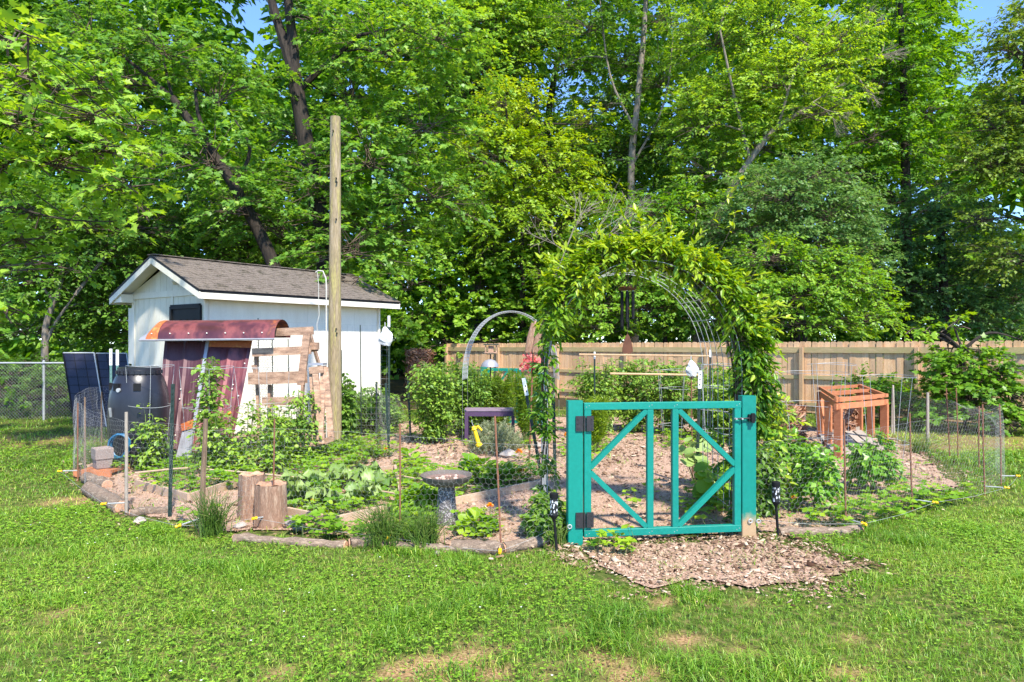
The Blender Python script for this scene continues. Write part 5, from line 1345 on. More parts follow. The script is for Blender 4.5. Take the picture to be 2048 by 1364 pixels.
M['board'] = mat('bed_board', (.55, .40, .28), (.42, .29, .19), 6, (1, 1, 3), .85, fine=.22, c3=(.48, .37, .28), vary=.14)
def bed(name, label, pts, h=.14):
    P = [G(*p) for p in pts]; root = empty(name, P[len(P) // 2], label, 'raised bed')
    for a, b in zip(P[:-1], P[1:]):
        d = (b - a).normalized()
        MB().bar(a + Vector((0, 0, h / 2 - .02)) + d * .02, b + Vector((0, 0, h / 2 - .02 + R(-.01, .01))) - d * .004, .032, h, (0, 0, 1)).build('bed_board', M['board'], root)
    return root
bed('raised_bed', 'low board-edged bed holding the kale behind the stumps', [(520, 1000), (572, 1038), (672, 1058), (805, 1026), (790, 948), (722, 960)])
bed('raised_bed', 'low board-edged strawberry bed at left with pointed corner', [(270, 975), (378, 1006), (474, 972)], .12)
bed('raised_bed', 'long board-edged bed right of the bird bath', [(815, 1022), (880, 1016), (1090, 972), (1100, 930)], .10)
def stick(a, b, label, z=.1, r=.012):
    p, q = G(*a) + Vector((0, 0, z)), G(*b) + Vector((0, 0, z + .02)); o = MB().tube([p, (p + q) / 2 + Vector((0, 0, R(-.02, .02))), q], [r, r * .9, r * .7], 6).build('stick', M['board'], None); tag(o, label, 'stick', 'thin sticks lying on beds')
stick((765, 965), (850, 985), 'upper pale stick behind bird bath', .12); stick((770, 985), (850, 1000), 'middle pale stick left of bird bath', .1); stick((760, 1000), (830, 1018), 'lower pale stick left of bird bath', .1); stick((930, 985), (965, 990), 'short pale stick right of bird bath', .08); stick((270, 965), (420, 955), 'long pale stick across the left bed', .12); stick((400, 960), (620, 985), 'long pale cane running to the stumps', .14)

# ------------------------------------------------------------------ solar path lights, handle, table, bags
def perforated():
    m, nt, b = _mat('leaf_cutout_shade'); N = nt.nodes; Lk = nt.links
    tc = N.new('ShaderNodeTexCoord'); mp = N.new('ShaderNodeMapping'); mp.inputs['Scale'].default_value = (70, 70, 36); v = N.new('ShaderNodeTexVoronoi'); v.inputs['Scale'].default_value = 1
    Lk.new(tc.outputs['Object'], mp.inputs[0]); Lk.new(mp.outputs[0], v.inputs['Vector'])
    rp = ramp(nt, [(.36, (.72, .73, .76)), (.44, (.014, .014, .015))]); Lk.new(v.outputs['Distance'], rp.inputs[0]); Lk.new(rp.outputs[0], b.inputs['Base Color']); b.inputs['Roughness'].default_value = .5
    return m
M['cutout'] = perforated()
def path_light(px, pyb, pyt, lean, label):
    g = G(px, pyb); h = CH - (pyt - 682) / FPX * g.y; root = empty('solar_path_light', g, label, 'solar light', 'solar path lights by the gate')
    t = Vector((lean, 0, h)); s = lambda f: g + Vector((lean * f, 0, h * f)); hb = 1 - .185 / h
    MB().tube([s(-.1), s(hb)], .012, 8).build('stake', M['black_paint'], root, True)
    c = s(hb) ; MB().lathe(c, [(.012, -.05), (.016, -.03), (.036, -.002), (.036, .01)], 20).build('lamp_base', M['black_paint'], root, True)
    MB().lathe(c, [(.0335, .010), (.0335, .145)], 20).build('lamp_shade', M['cutout'], root, True)
    MB().lathe(c, [(.036, .143), (.037, .147), (.037, .182), (.030, .186), (.0, .186)], 20).build('cap', M['black_paint'], root, True)
path_light(1114, 1108, 986, -.04, 'black solar path light with cut-out shade left of gate')
path_light(1556, 1073, 963, -.03, 'black solar path light with cut-out shade right of gate')
def handle():
    c = W(953, 873, 5.97); root = empty('insulated_hook', c, 'yellow plastic electric-fence handle hanging on the wire', 'handle')
    d = Vector((.055, 0, -.19)).normalized(); a = c - d * .095
    MB().tube([a, a + d * .012, a + d * .013, a + d * .03, a + d * .031, a + d * .16, a + d * .161, a + d * .178, a + d * .179, a + d * .192], [.014, .02, .02, .028, .017, .019, .03, .03, .018, .015], 14).build('grip', M['yellow'], root, True)
    MB().tube([a, a - d * .03 + Vector((-.004, 0, 0)), a - d * .055], .003, 5).build('hook', M['galv'], root)
    MB().tube([a + d * .02, a + d * .015 + Vector((.035, 0, .012)), a + d * .04 + Vector((.062, 0, .0))], [.01, .012, .008], 8).build('flange_arm', M['yellow'], root, True)
handle()
M['purple'] = mat('dark_purple_paint', (.085, .045, .10), (.065, .035, .08), 8, rough=.55, vary=0)
M['purple_top'] = mat('faded_purple_top', (.28, .20, .26), (.22, .16, .21), 8, rough=.5, vary=0)
def table():
    g = G(934, 886); root = empty('purple_side_table', g, 'small dark purple wooden side table among the plants', 'table')
    w, dp, h = .88, .42, .545
    MB().box(g + Vector((w / 2 - .05, dp / 2, h + .012)), (w, dp, .024)).build('table_top', M['purple_top'], root)
    MB().box(g + Vector((w / 2 - .05, .02, h - .045)), (w - .08, .02, .085)).build('apron', M['purple'], root); MB().box(g + Vector((w / 2 - .05, dp - .02, h - .045)), (w - .08, .02, .085)).build('apron', M['purple'], root); MB().box(g + Vector((-.02, dp / 2, h - .045)), (.02, dp - .08, .085)).build('apron', M['purple'], root)
    for x in (-.01, w - .09):
        for y in (.03, dp - .03): MB().box(g + Vector((x, y, h / 2 - .03)), (.06, .055, h + .05)).build('leg', M['purple'], root)
table()
M['plasticbag'] = mat('white_plastic', (.62, .62, .62), (.5, .5, .51), 8, rough=.45, vary=0)
def bag(px, py, Y, s, label):
    c = W(px, py, Y); root = empty('plastic_bag', c, label, 'bag', 'white bags tied to posts'); mb = MB()
    rs = random.Random(int(px)); K = 13; J = 8; V = []
    for jj in range(J + 1):
        f = jj / J; w = (.06 + .42 * math.sin(math.pi * min(1, f * .72 + .02)) ** 1.1) * (1 if f < .8 else .9)
        for kk in range(K):
            t = 2 * math.pi * kk / K; q = w * (1 + .35 * math.sin(3 * t + f * 5) * rs.uniform(.3, 1) + rs.uniform(-.12, .12)); V.append(c + Vector((q * math.cos(t) * .8 + .08 * f, q * math.sin(t) * .45, .5 - f + rs.uniform(-.05, .05) * (f > .1))) * s)
    mb.add(V, [(jj * K + kk, jj * K + (kk + 1) % K, (jj + 1) * K + (kk + 1) % K, (jj + 1) * K + kk) for jj in range(J) for kk in range(K)] + [tuple(range(J * K, J * K + K))])
    mb.build('bag', M['plasticbag'], root); MB().tube([c + Vector((0, -.0, .45 * s)), c + Vector((0, 0, .75 * s))], .006, 5).build('tie', M['plasticbag'], root)
    return root
bag(770, 672, 11.5, .31, 'crumpled white bag tied to the tall steel post by shed')
bag(1382, 736, 8.6, .2, 'crumpled white bag on a rusty rod under the arch')
o = MB().tube([G(1385, 958), W(1382, 735, 8.6)], .007, 6).build('rusty_rod', M['rust'], None); tag(o, 'thin rusty rod carrying the white bag under arch', 'rod')
def feeder():
    Y = 13.0; c = W(980, 726, Y); root = empty('bird_feeder', W(978, 682, Y) - Vector((0, 0, CH)), 'pole bird feeder with grey baffle and little wooden house', 'bird feeder')
    MB().tube([(c.x, Y, 0), (c.x + .01, Y, 1.5)], .012, 6).build('pole', M['black_paint'], root)
    MB().lathe(c, [(.17, -.07), (.16, -.02), (.10, .05), (.02, .075), (.0, .075)], 20).build('baffle', M['zinc'], root, True)
    h = c + Vector((.02, 0, .27)); MB().box(h + Vector((0, 0, -.07)), (.24, .18, .025)).build('tray', M['palewood'], root)
    for s in (-1, 1): MB().box(h + Vector((.1 * s, 0, 0)), (.02, .14, .14)).build('side_panel', M['palewood'], root)
    MB().box(h, (.10, .1, .12)).build('hopper', M['palewood'], root); MB().box(h + Vector((0, 0, .085)), (.28, .2, .02)).build('roof', M['tpost'], root)
feeder()
def red_post():
    Y = 9.4; g = W(1058, 682, Y); g.z = 0; root = empty('flower_post', g, 'reddish weathered post with a hanging basket of red flowers', 'post')
    MB().tube([g, W(1064, 760, Y), W(1068, 700, Y)], [.012, .012, .012], 6).build('rod', M['rust'], root)
    a = W(1063, 705, Y); b = W(1076, 646, Y)
    for i, dx in enumerate((-.07, -.025, .02, .06)):
        p = a + Vector((dx, 0, 0)); q = b + Vector((dx * .9, 0, R(-.04, .04))); MB().tube([p, (p + q) / 2 + Vector((R(-.01, .01), 0, 0)), q], [.024, .03, .03], 7, True, .15).build('weathered_slat', M['stump_bark'], root)
    c = W(1064, 727, Y); nb = NB(); n = 260; u = unit(n); P = np.array(c) + u * rng.uniform(.04, .19, (n, 1)) * np.array([1, .8, .8]); 
    add_leaves(nb, 'round', P, unit(n), unit(n), rng.uniform(.02, .05, n), rng.random(n), 1.1); tag(nb.build('flowers', M['petal_red'], root), kind='stuff')
    MB().tube(ring_tube(c, .2, .004, 'x'), .004, 5, False).build('hoop', M['black_paint'], root)
red_post()

# ------------------------------------------------------------------ orange cedar frame
def cedar():
    f0 = G(1676, 918); ux = Vector((1.08, .72, 0)); uy = Vector((.80, 2.35, 0)); H = .80
    root = empty('cedar_cage', f0, 'orange-stained open cedar cage frame right of the gate', 'cage frame')
    P = lambda a, b, h: f0 + ux * a + uy * b + Vector((0, 0, h))
    X = ux.normalized(); Yv = uy.normalized(); c = M['orangewood']
    for a in (0, 1):
        for b in (0, .5, 1):
            MB().bar(P(a, b, -.02), P(a, b, H - .04), .12, .05, X, .004).build('leg', c, root)
            if b in (0, .5): MB().bar(P(a, b + .045, -.02), P(a, b + .045, H - .04), .05, .09, X, .004).build('leg', c, root)
    for h, w in ((H - .02, .085), (H + .085, .055)):
        for b in (0, 1): MB().bar(P(-.06, b, h), P(1.06, b, h), .045, w, (0, 0, 1)).build('frame_rail', c, root)
        for a in (0, 1): MB().bar(P(a, -.02, h + .003), P(a, 1.02, h + .003), .04, w, (0, 0, 1)).build('frame_rail', c, root)
    MB().bar(P(0, .5, H + .085), P(1, .5, H + .085), .05, .05).build('cross_bar', c, root); MB().bar(P(0, .14, H + .03), P(1, .14, H + .03), .06, .03).build('cross_bar', c, root)
    MB().bar(P(0, .52, .1), P(0, .96, H - .1), .04, .06).build('brace', c, root)
    for i in range(5): MB().bar(P(.08 + i * .2, .03, .045), P(.08 + i * .2, .97, .045), .19, .025).build('floor_board', M['greypost'], root)
    for b in (0, 1): MB().bar(P(0, b, .06), P(1, b, .06), .04, .08).build('sill', M['greypost'], root)
cedar()
def brush_bin(px, pyb, w, h, label, ring=True):
    g = G(px, pyb); Y = g.y; r = w / 2 / FPX * Y; H = h / FPX * Y; g = g + Vector((0, r, 0)); root = empty('leaf_bin', g, label, 'compost bin', 'wire bins of dry brush')
    nb = NB(); n = 2200; t = rng.uniform(0, 6.283, n); rr = r * np.sqrt(rng.uniform(.55, 1.0, n)); top = rng.random(n) < .3; rr = np.where(top, r * np.sqrt(rng.random(n)), rr); z = np.where(top, H * (.95 + .08 * rng.random(n)), rng.uniform(.0, H, n))
    P = np.stack([g.x + rr * np.cos(t), g.y + rr * np.sin(t), z], 1); yd = np.stack([-np.sin(t), np.cos(t), rng.normal(0, .5, n)], 1) * np.where(rng.random(n) < .5, 1, -1)[:, None]
    add_leaves(nb, 'lance', P, yd + rng.normal(0, .3, (n, 3)), np.stack([np.cos(t), np.sin(t), rng.normal(.4, .3, n)], 1), rng.uniform(.06, .2, n), np.clip(rng.normal(.5, .3, n), 0, 1), .8)
    nb.build('dry_brush', M['lf_brown'], root)
    if ring:
        e = NB(); Pp = [(g.x + r * 1.04 * math.cos(a), g.y + r * 1.04 * math.sin(a)) for a in np.linspace(0, 6.283, 40)]; hex_band(e, Pp, .02, lambda f: H * .95, .07, .0016); e.build('wire_ring', M['chick'], root)['kind'] = 'stuff'
brush_bin(1583, 886, 82, 64, 'round wire bin of brown dry brush left of cedar cage')
brush_bin(835, 790, 58, 86, 'tall reddish brush bin between shed and wooden fence', False)
brush_bin(1690, 868, 70, 50, 'dry brush bin seen through the cedar cage', False)

# ------------------------------------------------------------------ wire cages for plants
def cage(px, pyb, w, pyt, rings, label, taper=.75):
    g = G(px, pyb); Y = g.y; r1 = w / 2 / FPX * Y; H = CH - (pyt - 682) / FPX * Y; root = empty('plant_cage', g, label, 'plant cage', 'round wire plant cages'); 
    lean = R(-.04, .04)
    for k in range(rings):
        f = 1 - k * (.78 / max(rings - 1, 1)) if rings > 1 else 1; r = r1 * (taper + (1 - taper) * f)
        pts = [Vector((g.x + lean * f + r * math.cos(t), g.y + r * math.sin(t), H * f + .012 * math.sin(t * 2))) for t in np.linspace(0, 6.283, 25)]
        MB().tube(pts, .0032, 4, False).build('ring', M['galv'], root)
    for i in range(4):
        t = i * math.pi / 2 + .5; MB().tube([Vector((g.x + r1 * taper * .9 * math.cos(t), g.y + r1 * taper * .9 * math.sin(t), 0)), Vector((g.x + lean + r1 * math.cos(t), g.y + r1 * math.sin(t), H))], .0032, 4).build('leg_wire', M['galv'], root)
cage(297, 935, 86, 732, 3, 'wire cage in front of the black barrel'); cage(415, 940, 100, 735, 3, 'wire cage in front of the maroon sheets'); cage(530, 930, 105, 735, 3, 'wire cage before the pallet coop')
cage(1620, 905, 150, 745, 3, 'wide wire cage left of the cedar cage frame'); cage(1770, 920, 105, 752, 2, 'wire cage right of the cedar cage frame'); cage(1440, 900, 110, 730, 4, 'square-meshed wire cage behind the gate, right half'); cage(1345, 880, 70, 740, 4, 'narrow wire cage behind the gate centre'); cage(1665, 915, 90, 728, 2, 'tall thin-ringed wire cage before wooden fence')
for a, b, lab in (((1128, 740, 11.5), (1420, 716, 11.8), 'upper orange bamboo rail crossing behind the arch'), ((1190, 762, 11.5), (1400, 748, 11.8), 'lower orange bamboo rail crossing behind the arch')):
    y0 = 709 if 'upper' in lab else 747
    o = MB().tube([W(a[0] + 30, y0, a[2]), W(b[0], y0 + 3, b[2])], .017, 6).build('bamboo_rail', M['fpost'], None); tag(o, lab, 'rail', 'bamboo rails on stakes')
for px, pt, pb, lab in ((1189, 704, 858, 'white-tipped dark stake holding the left end of bamboo rails'), (1420, 700, 866, 'dark stake holding the right end of bamboo rails')):
    g = W(px, 682, 11.6); g.z = 0; root = empty('rail_stake', g, lab, 'stake'); t = W(px, pt, 11.6); MB().tube([g, t], .014, 6).build('stake', M['tpost'], root); MB().tube([t - Vector((0, 0, .12)), t + Vector((0, 0, .005))], .017, 6).build('white_tip', M['tposttip'], root)
# ------------------------------------------------------------------ garden plants
def plant(name, label, px, pyb, wpx, hpx, kind, n=1.0, cvb=.5, group=None, cat='plant'):
    g = G(px, pyb); Y = g.y; r = wpx / 2 / FPX * Y; H = hpx / FPX * Y
    root = empty(name, g, label, cat, group); nb = NB(); ns = NB(); gz = np.array(g)
    if kind == 'tomato':
        k = int(5 * n) + 3
        for i in range(k):
            th = R(0, 6.28); e = gz + np.array([math.cos(th) * r * R(.1, .75), math.sin(th) * r * R(.1, .75), H * R(.72, 1.0)])
            s = gz + np.array([R(-.06, .06), R(-.06, .06), 0]); m_ = (s + e) / 2 + np.array([math.cos(th), math.sin(th), 0]) * r * .15
            q = np.array([x[:3] for x in smooth_path([(*s, 0), (*m_, 0), (*e, 0)], 7)]); polyline_segs(ns, q, .006, 4)
            nl = max(10, int(H / .045)); idx = rng.uniform(.12, 1, nl) * (len(q) - 1); P = np.stack([np.interp(idx, np.arange(len(q)), q[:, j]) for j in range(3)], 1)
            O = unit(nl); O[:, 2] = np.abs(O[:, 2]) * .4
            sprays(nb, ns, P, nrm(O), 9, min(.26, r * .9), .07, 'oval', cvb, .15, .5, width=.9, spread=.8, twig=.002)
        mt = 'lf_tomato'
    elif kind == 'bush':
        nsp = int(70 * n * (r / .25) ** 1.2) + 20; c = gz + np.array([0, 0, H * .55]); C, U = lobe_points(nsp, c, (r * .82, r * .8, H * .48), .35)
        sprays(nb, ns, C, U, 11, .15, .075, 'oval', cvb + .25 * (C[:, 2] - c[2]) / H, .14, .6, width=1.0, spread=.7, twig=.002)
        for i in range(6): add_segs(ns, [gz], [C[i]], .008, .003, 4)
        mt = 'lf_pepper'
    elif kind in ('herb', 'tallherb'):
        nsp = int(85 * n) + 30; th = rng.uniform(0, 6.283, nsp); rr = r * np.sqrt(rng.random(nsp)); zt = H * rng.uniform(.45, 1.0, nsp) * (1 - .3 * (rr / r) ** 2)
        B = gz + np.stack([rr * .6 * np.cos(th), rr * .6 * np.sin(th), np.zeros(nsp)], 1); T = gz + np.stack([rr * np.cos(th), rr * np.sin(th), zt], 1); add_segs(ns, B, T, .004, .002, 3)
        for f in (.3, .45, .6, .72, .84, .95):
            P = B + (T - B) * f; sprays(nb, None, P, nrm(unit(nsp) + np.array([0, 0, .3])), 6, .11, .085, 'lance', cvb + .2 * (f - .6), .14, .4, width=1.5, spread=.8, twig=0)
        mt = 'lf_lush' if kind == 'herb' else 'lf_tomato'
    elif kind == 'fern':
        nsp = int(26 * n) + 8; th = rng.uniform(0, 6.283, nsp); B = gz + rng.normal(0, .05, (nsp, 3)) * np.array([1, 1, 0]); T = gz + np.stack([r * rng.uniform(.2, 1, nsp) * np.cos(th), r * rng.uniform(.2, 1, nsp) * np.sin(th), H * rng.uniform(.6, 1, nsp)], 1); add_segs(ns, B, T, .004, .0015, 3)
        for f in np.linspace(.3, 1, 12):
            P = B + (T - B) * f; kq = 9; PP = np.repeat(P, kq, 0); d = nrm(unit(len(PP)) + np.array([0, 0, .5])); add_leaves(nb, 'lance', PP, d, unit(len(PP)), rng.uniform(.05, .13, len(PP)), np.clip(rng.normal(cvb, .18, len(PP)), 0, 1), .28)
        mt = 'lf_fern'
    elif kind == 'silver':
        nsp = int(420 * n); th = rng.uniform(0, 6.283, nsp); rr = r * np.sqrt(rng.random(nsp)); z = H * rng.uniform(.35, 1, nsp) * np.sqrt(np.clip(1.1 - (rr / r) ** 2, .05, 1)); T = gz + np.stack([rr * np.cos(th), rr * np.sin(th), z], 1); B = T - np.stack([.15 * np.cos(th) * rr / r, .15 * np.sin(th) * rr / r, np.full(nsp, .16)], 1); add_segs(ns, B, T, .002, .001, 3)
        for f in (.3, .5, .65, .8, .95):
            kq = 5; PP = np.repeat(B + (T - B) * f, kq, 0); add_leaves(nb, 'lance', PP, nrm(unit(len(PP)) * .8 + np.array([0, 0, .8])), unit(len(PP)), rng.uniform(.025, .05, len(PP)), np.clip(rng.normal(cvb, .22, len(PP)), 0, 1), .6)
        mt = 'lf_silver'
    elif kind == 'kale':
        # ruffled leaves: a fan of strips whose rim waves up and down
        nl = int(11 * n) + 6; K = 9
        for i in range(nl):
            th = i * 2.4 + R(-.3, .3); el = R(.35, 1.3); L = r * R(.6, 1.1); d = Vector((math.cos(th) * math.cos(el), math.sin(th) * math.cos(el), math.sin(el))); side = Vector((-math.sin(th), math.cos(th), 0)); up = d.cross(side) * -1
            s0 = Vector(g) + d * L * .25 + Vector((0, 0, .03)); add_segs(ns, [tuple(g)], [tuple(s0)], .006, .004, 4)
            rows = 6; V = []; ph = R(0, 6)
            for j in range(rows):
                f = j / (rows - 1); wdt = L * .36 * math.sin(math.pi * (.12 + .83 * f)) ** .7; base = s0 + d * L * .85 * f - Vector((0, 0, L * .28 * f * f))
                for q in range(K):
                    sx = (q / (K - 1) - .5) * 2; V.append(base + side * sx * wdt * R(.92, 1.08) + up * (abs(sx) ** 2 * (.055 * math.sin(q * 2.9 + j * 2.3 + ph) + .03) + R(-.006, .006)) + d * (.03 * math.cos(q * 3 + ph) if j == rows - 1 else 0))
            cvl = np.clip(random.gauss(cvb, .18), 0, 1); F = [(j * K + q, j * K + q + 1, (j + 1) * K + q + 1, (j + 1) * K + q) for j in range(rows - 1) for q in range(K - 1)]
            nb.add(np.array([[tuple(v) for v in V]]), F, np.array([cvl]))
        mt = 'lf_kale'
    elif kind == 'leafy':
        nl = int(60 * n); th = rng.uniform(0, 6.283, nl); el = rng.uniform(.3, 1.3, nl); d = np.stack([np.cos(th) * np.cos(el), np.sin(th) * np.cos(el), np.sin(el)], 1); P = gz + d * np.stack([np.full(nl, r), np.full(nl, r), np.full(nl, H)], 1) * rng.uniform(.3, .85, (nl, 1)); add_segs(ns, np.tile(gz, (nl, 1)), P, .004, .003, 3)
        yd = d * np.array([1, 1, .4]) + np.array([0, 0, -.15]); add_leaves(nb, 'round', P, yd, np.stack([-.4 * np.cos(th), -.4 * np.sin(th), np.ones(nl)], 1) + rng.normal(0, .25, (nl, 3)), rng.uniform(.10, .17, nl) * min(1, r / .2), np.clip(rng.normal(cvb, .18, nl), 0, 1), .8)
        mt = 'lf_lush'
    elif kind == 'cucumber':
        nl = int(26 * n); C = gz + np.stack([rng.normal(0, r * .45, nl), rng.normal(0, r * .45, nl), rng.uniform(.1, H, nl)], 1); add_segs(ns, np.tile(gz, (nl, 1)), C, .004, .003, 3)
        th = rng.uniform(0, 6.283, nl); add_leaves(nb, 'round', C, np.stack([np.cos(th), np.sin(th) - .4, np.full(nl, -.5)], 1), np.stack([.2 * np.cos(th), np.full(nl, -.6), np.full(nl, .9)], 1) + rng.normal(0, .25, (nl, 3)), rng.uniform(.10, .20, nl), np.clip(rng.normal(cvb, .2, nl), 0, 1), 1.05)
        mt = 'lf_kale' if cvb > .7 else 'lf_lush'
    elif kind in ('onion', 'greygrass'):
        nl = int(110 * n); th = rng.uniform(0, 6.283, nl); b = gz + np.stack([rng.normal(0, r * .25, nl), rng.normal(0, r * .25, nl), np.zeros(nl)], 1); sp = rng.uniform(.1, 1.2, nl) * r; h = H * rng.uniform(.45, 1.05, nl); prev = b
        for f in (.35, .65, 1.0):
            nx = b + np.stack([np.cos(th) * sp * f ** 1.6, np.sin(th) * sp * f ** 1.6, h * (f - .25 * (sp / r) * f ** 3)], 1); add_segs(nb, prev, nx, .0042 * (1.15 - f * .55), .0042 * (1 - f * .75), 3, np.clip(rng.normal(cvb, .2, nl), 0, 1)); prev = nx
        mt = 'lf_onion' if kind == 'onion' else 'lf_silver'
    o = nb.build('foliage', M[mt], root)
    if ns.n: ns.build('stems', M['stem'], root)
    return root
M['stem'] = leafmat('green_stem', (.10, .16, .04), (.16, .22, .06), (.2, .26, .08), .15)
tg = 'tomato plants'
for a in (
    ('sprawling tomato plant before the black barrel', 312, 938, 110, 115, .3, .72), ('lanky tomato plant shooting up before the maroon sheet', 405, 945, 75, 245, .3, .6), ('bushy tomato plant at the foot of the rusted sheet', 470, 950, 105, 160, .4, .75),
    ('tomato plant in the cage before the pallet coop', 545, 945, 105, 150, .4, .75), ('tomato plant climbing beside the trestle legs', 612, 925, 85, 150, .35, .62), ('thin tomato plant between trestle and log pile', 575, 915, 80, 100, .8, .55)):
    plant('tomato_plant', a[0], a[1], a[2], a[3], a[4], 'tomato', a[5], a[6], tg)
for a in (
    ('dense tall tomato bush left of the purple table', 862, 886, 125, 165, 3.0, .6), ('tall tomato bush directly behind the purple table', 930, 872, 125, 150, 3.0, .5), ('pale tomato bush under the small wire arch', 958, 855, 110, 130, 2.0, .68),
    ('grey-green weedy bush behind the dark steel posts', 745, 866, 130, 100, 1.6, .42), ('leafy bush behind the gate, left half', 1195, 868, 130, 150, 3.0, .62), ('leafy bush behind the gate centre', 1275, 864, 150, 150, 3.4, .6), ('light leafy bush behind the gate, right of centre', 1345, 868, 120, 150, 2.8, .6),
    ('tall light bean bush inside the square-meshed cage', 1440, 880, 110, 165, 2.2, .75), ('tall leafy bush right behind the arch leg', 1475, 872, 80, 140, 1.6, .7), ('bush left of the dry brush bin', 1540, 900, 90, 120, 1.4, .6), ('weeds hugging the foot of utility pole', 684, 884, 60, 150, .8, .4)):
    plant('garden_bush', a[0], a[1], a[2], a[3], a[4], 'tallherb' if a[6] < .5 or a[6] > .65 else 'tomato', a[5], a[6], 'tall vegetable bushes')
plant('asparagus_fern', 'feathery lime-green asparagus behind the table, left one', 1003, 868, 80, 125, 'fern', 1.6, .45, 'asparagus ferns')
plant('asparagus_fern', 'feathery lime-green asparagus right of the table', 1055, 890, 80, 150, 'fern', 1.6, .5, 'asparagus ferns')
plant('asparagus_fern', 'yellowish feathery fern seen through gate upper left', 1190, 905, 60, 110, 'fern', 1.2, .75, 'asparagus ferns')
plant('lavender_shrub', 'grey-green lavender shrub beside the yellow handle', 992, 905, 115, 70, 'silver', .8, .5)
kg = 'kale plants'
for i, (px, py, w, h, cv, lab) in enumerate(((600, 1008, 90, 60, .5, 'kale plant at the left front of the board bed'), (655, 1018, 90, 60, .62, 'kale plant at the front corner of the board bed'), (712, 1010, 95, 70, .6, 'kale plant at the right front of the board bed'), (745, 988, 90, 60, .5, 'kale plant at the right side of the board bed'), (640, 985, 95, 70, .45, 'kale plant in the middle left of the board bed'), (700, 975, 100, 75, .55, 'tallest kale plant in the middle of the board bed'), (590, 980, 80, 60, .6, 'kale plant at the back left of the board bed'), (735, 962, 70, 50, .5, 'kale plant at the back right of board bed'))):
    plant('kale_plant', lab, px, py, w * 1.15, h, 'kale', 1.0, cv, kg)
plant('lettuce_plant', 'bright yellow-green lettuce at the front of the kale bed', 655, 1034, 40, 30, 'leafy', .5, .95)
plant('leafy_green', 'lush green leafy clump behind the bird bath', 958, 968, 105, 65, 'leafy', 1.3, .6, 'leafy greens by bird bath'); plant('leafy_green', 'leafy clump spreading right of the bird bath bowl', 1000, 972, 80, 45, 'leafy', 1.0, .5, 'leafy greens by bird bath'); plant('leafy_green', 'feathery green clump left of the bird bath pedestal', 842, 1028, 90, 55, 'herb', 1.2, .6, 'leafy greens by bird bath'); plant('leafy_green', 'small leafy tuft beside the end board of the kale bed', 822, 930, 60, 35, 'leafy', .7, .7, 'leafy greens by bird bath'); plant('leafy_green', 'low leafy clump in front of the bird bath with marigold', 955, 1065, 80, 40, 'leafy', .8, .6, 'leafy greens by bird bath')
og = 'tall grass tufts'
for lab, px, py, w, h, n, cv in (('dark grass tuft at the brown wooden stake', 425, 1072, 95, 110, 1.6, .35), ('big onion-like grass tuft beside the rebar post', 770, 1092, 130, 110, 1.9, .4), ('grass tuft in front of the bird bath', 850, 1094, 110, 95, 1.6, .5), ('grey-green grass tuft beyond the kale', 700, 905, 80, 40, 1.0, .5), ('grey-green grass tuft near the dark posts', 752, 912, 70, 35, .9, .5), ('grass tuft by the far right wooden stake', 1840, 905, 70, 45, 1.0, .6), ('thin grass tuft behind left corner stake', 190, 925, 60, 50, .7, .5), ('grass tuft left of the gate post', 1115, 1090, 60, 60, .6, .5)):
    plant('grass_tuft', lab, px, py, w, h, 'onion', n, cv, og)
plant('cucumber_plant', 'big-leaved cucumber plant seen through gate right half', 1392, 975, 75, 110, 'cucumber', 1.0, .75, 'cucumber plants'); plant('cucumber_plant', 'broad-leaved vine low behind the gate at right', 1440, 1005, 100, 80, 'cucumber', 1.3, .5, 'cucumber plants')
pg = 'pepper bushes'
plant('pepper_bush', 'round glossy pepper bush nearest the gate post', 1578, 985, 78, 110, 'bush', 1.7, .6, pg); plant('pepper_bush', 'round glossy pepper bush, front one of three', 1632, 1022, 78, 122, 'bush', 1.7, .66, pg); plant('pepper_bush', 'round glossy pepper bush before the cedar cage', 1745, 985, 80, 98, 'bush', 1.7, .6, pg)
plant('garden_bush', 'leafy bush climbing at right of gate post', 1528, 1030, 36, 150, 'tallherb', .5, .4, 'tall vegetable bushes'); plant('garden_bush', 'leafy bush at left of the gate behind solar light', 1092, 1075, 55, 85, 'tallherb', .6, .45, 'tall vegetable bushes')
def grape():
    r = tree('grape_bush', 'large leafy grapevine bush in front of the wooden fence at right', 13.3, [(1930, 850, .03), (1928, 780, .03), (1925, 700, .02)],
         [(1930, 742, 70, 48, 0), (1985, 755, 60, 45, -.1), (1880, 740, 45, 45, .2, .8), (1950, 800, 80, 45, -.2, 1, -.1), (2030, 800, 60, 50, -.3, 1, -.1), (1900, 708, 40, 22, .2, .7, .15), (1955, 704, 45, 20, .1, .8, .2), (2020, 850, 60, 25, -.6, 1, -.15), (1912, 650, 16, 28, .1, .8, .3), (1855, 665, 14, 16, .1, .5, .3), (1835, 660, 10, 12, .1, .5, .3), (2046, 680, 20, 22, .2, .6, .3), (1920, 790, 90, 60, 0, 1, -.1), (1880, 835, 55, 30, -.2, .9, -.15), (1970, 840, 80, 30, -.4, 1, -.15)],
         leaf=.10, templ='maple', m='lf_lush', dens=.75, cvb=.36, L=.3, n_leaf=12, cat='bush', droop=.3, shell=.3, twig=.004)
grape()
tree('fence_bush', 'dark low bushes along the fence foot behind cedar cage', 14.6, [(1760, 850, .02), (1760, 820, .02), (1760, 800, .015)], [(1740, 790, 55, 40, 0), (1800, 800, 55, 45, .1), (1690, 810, 40, 30, .2), (1850, 820, 50, 30, -.4)], leaf=.08, m='lf_mid', dens=.75, cvb=.45, L=.3, cat='bush', twig=.004)
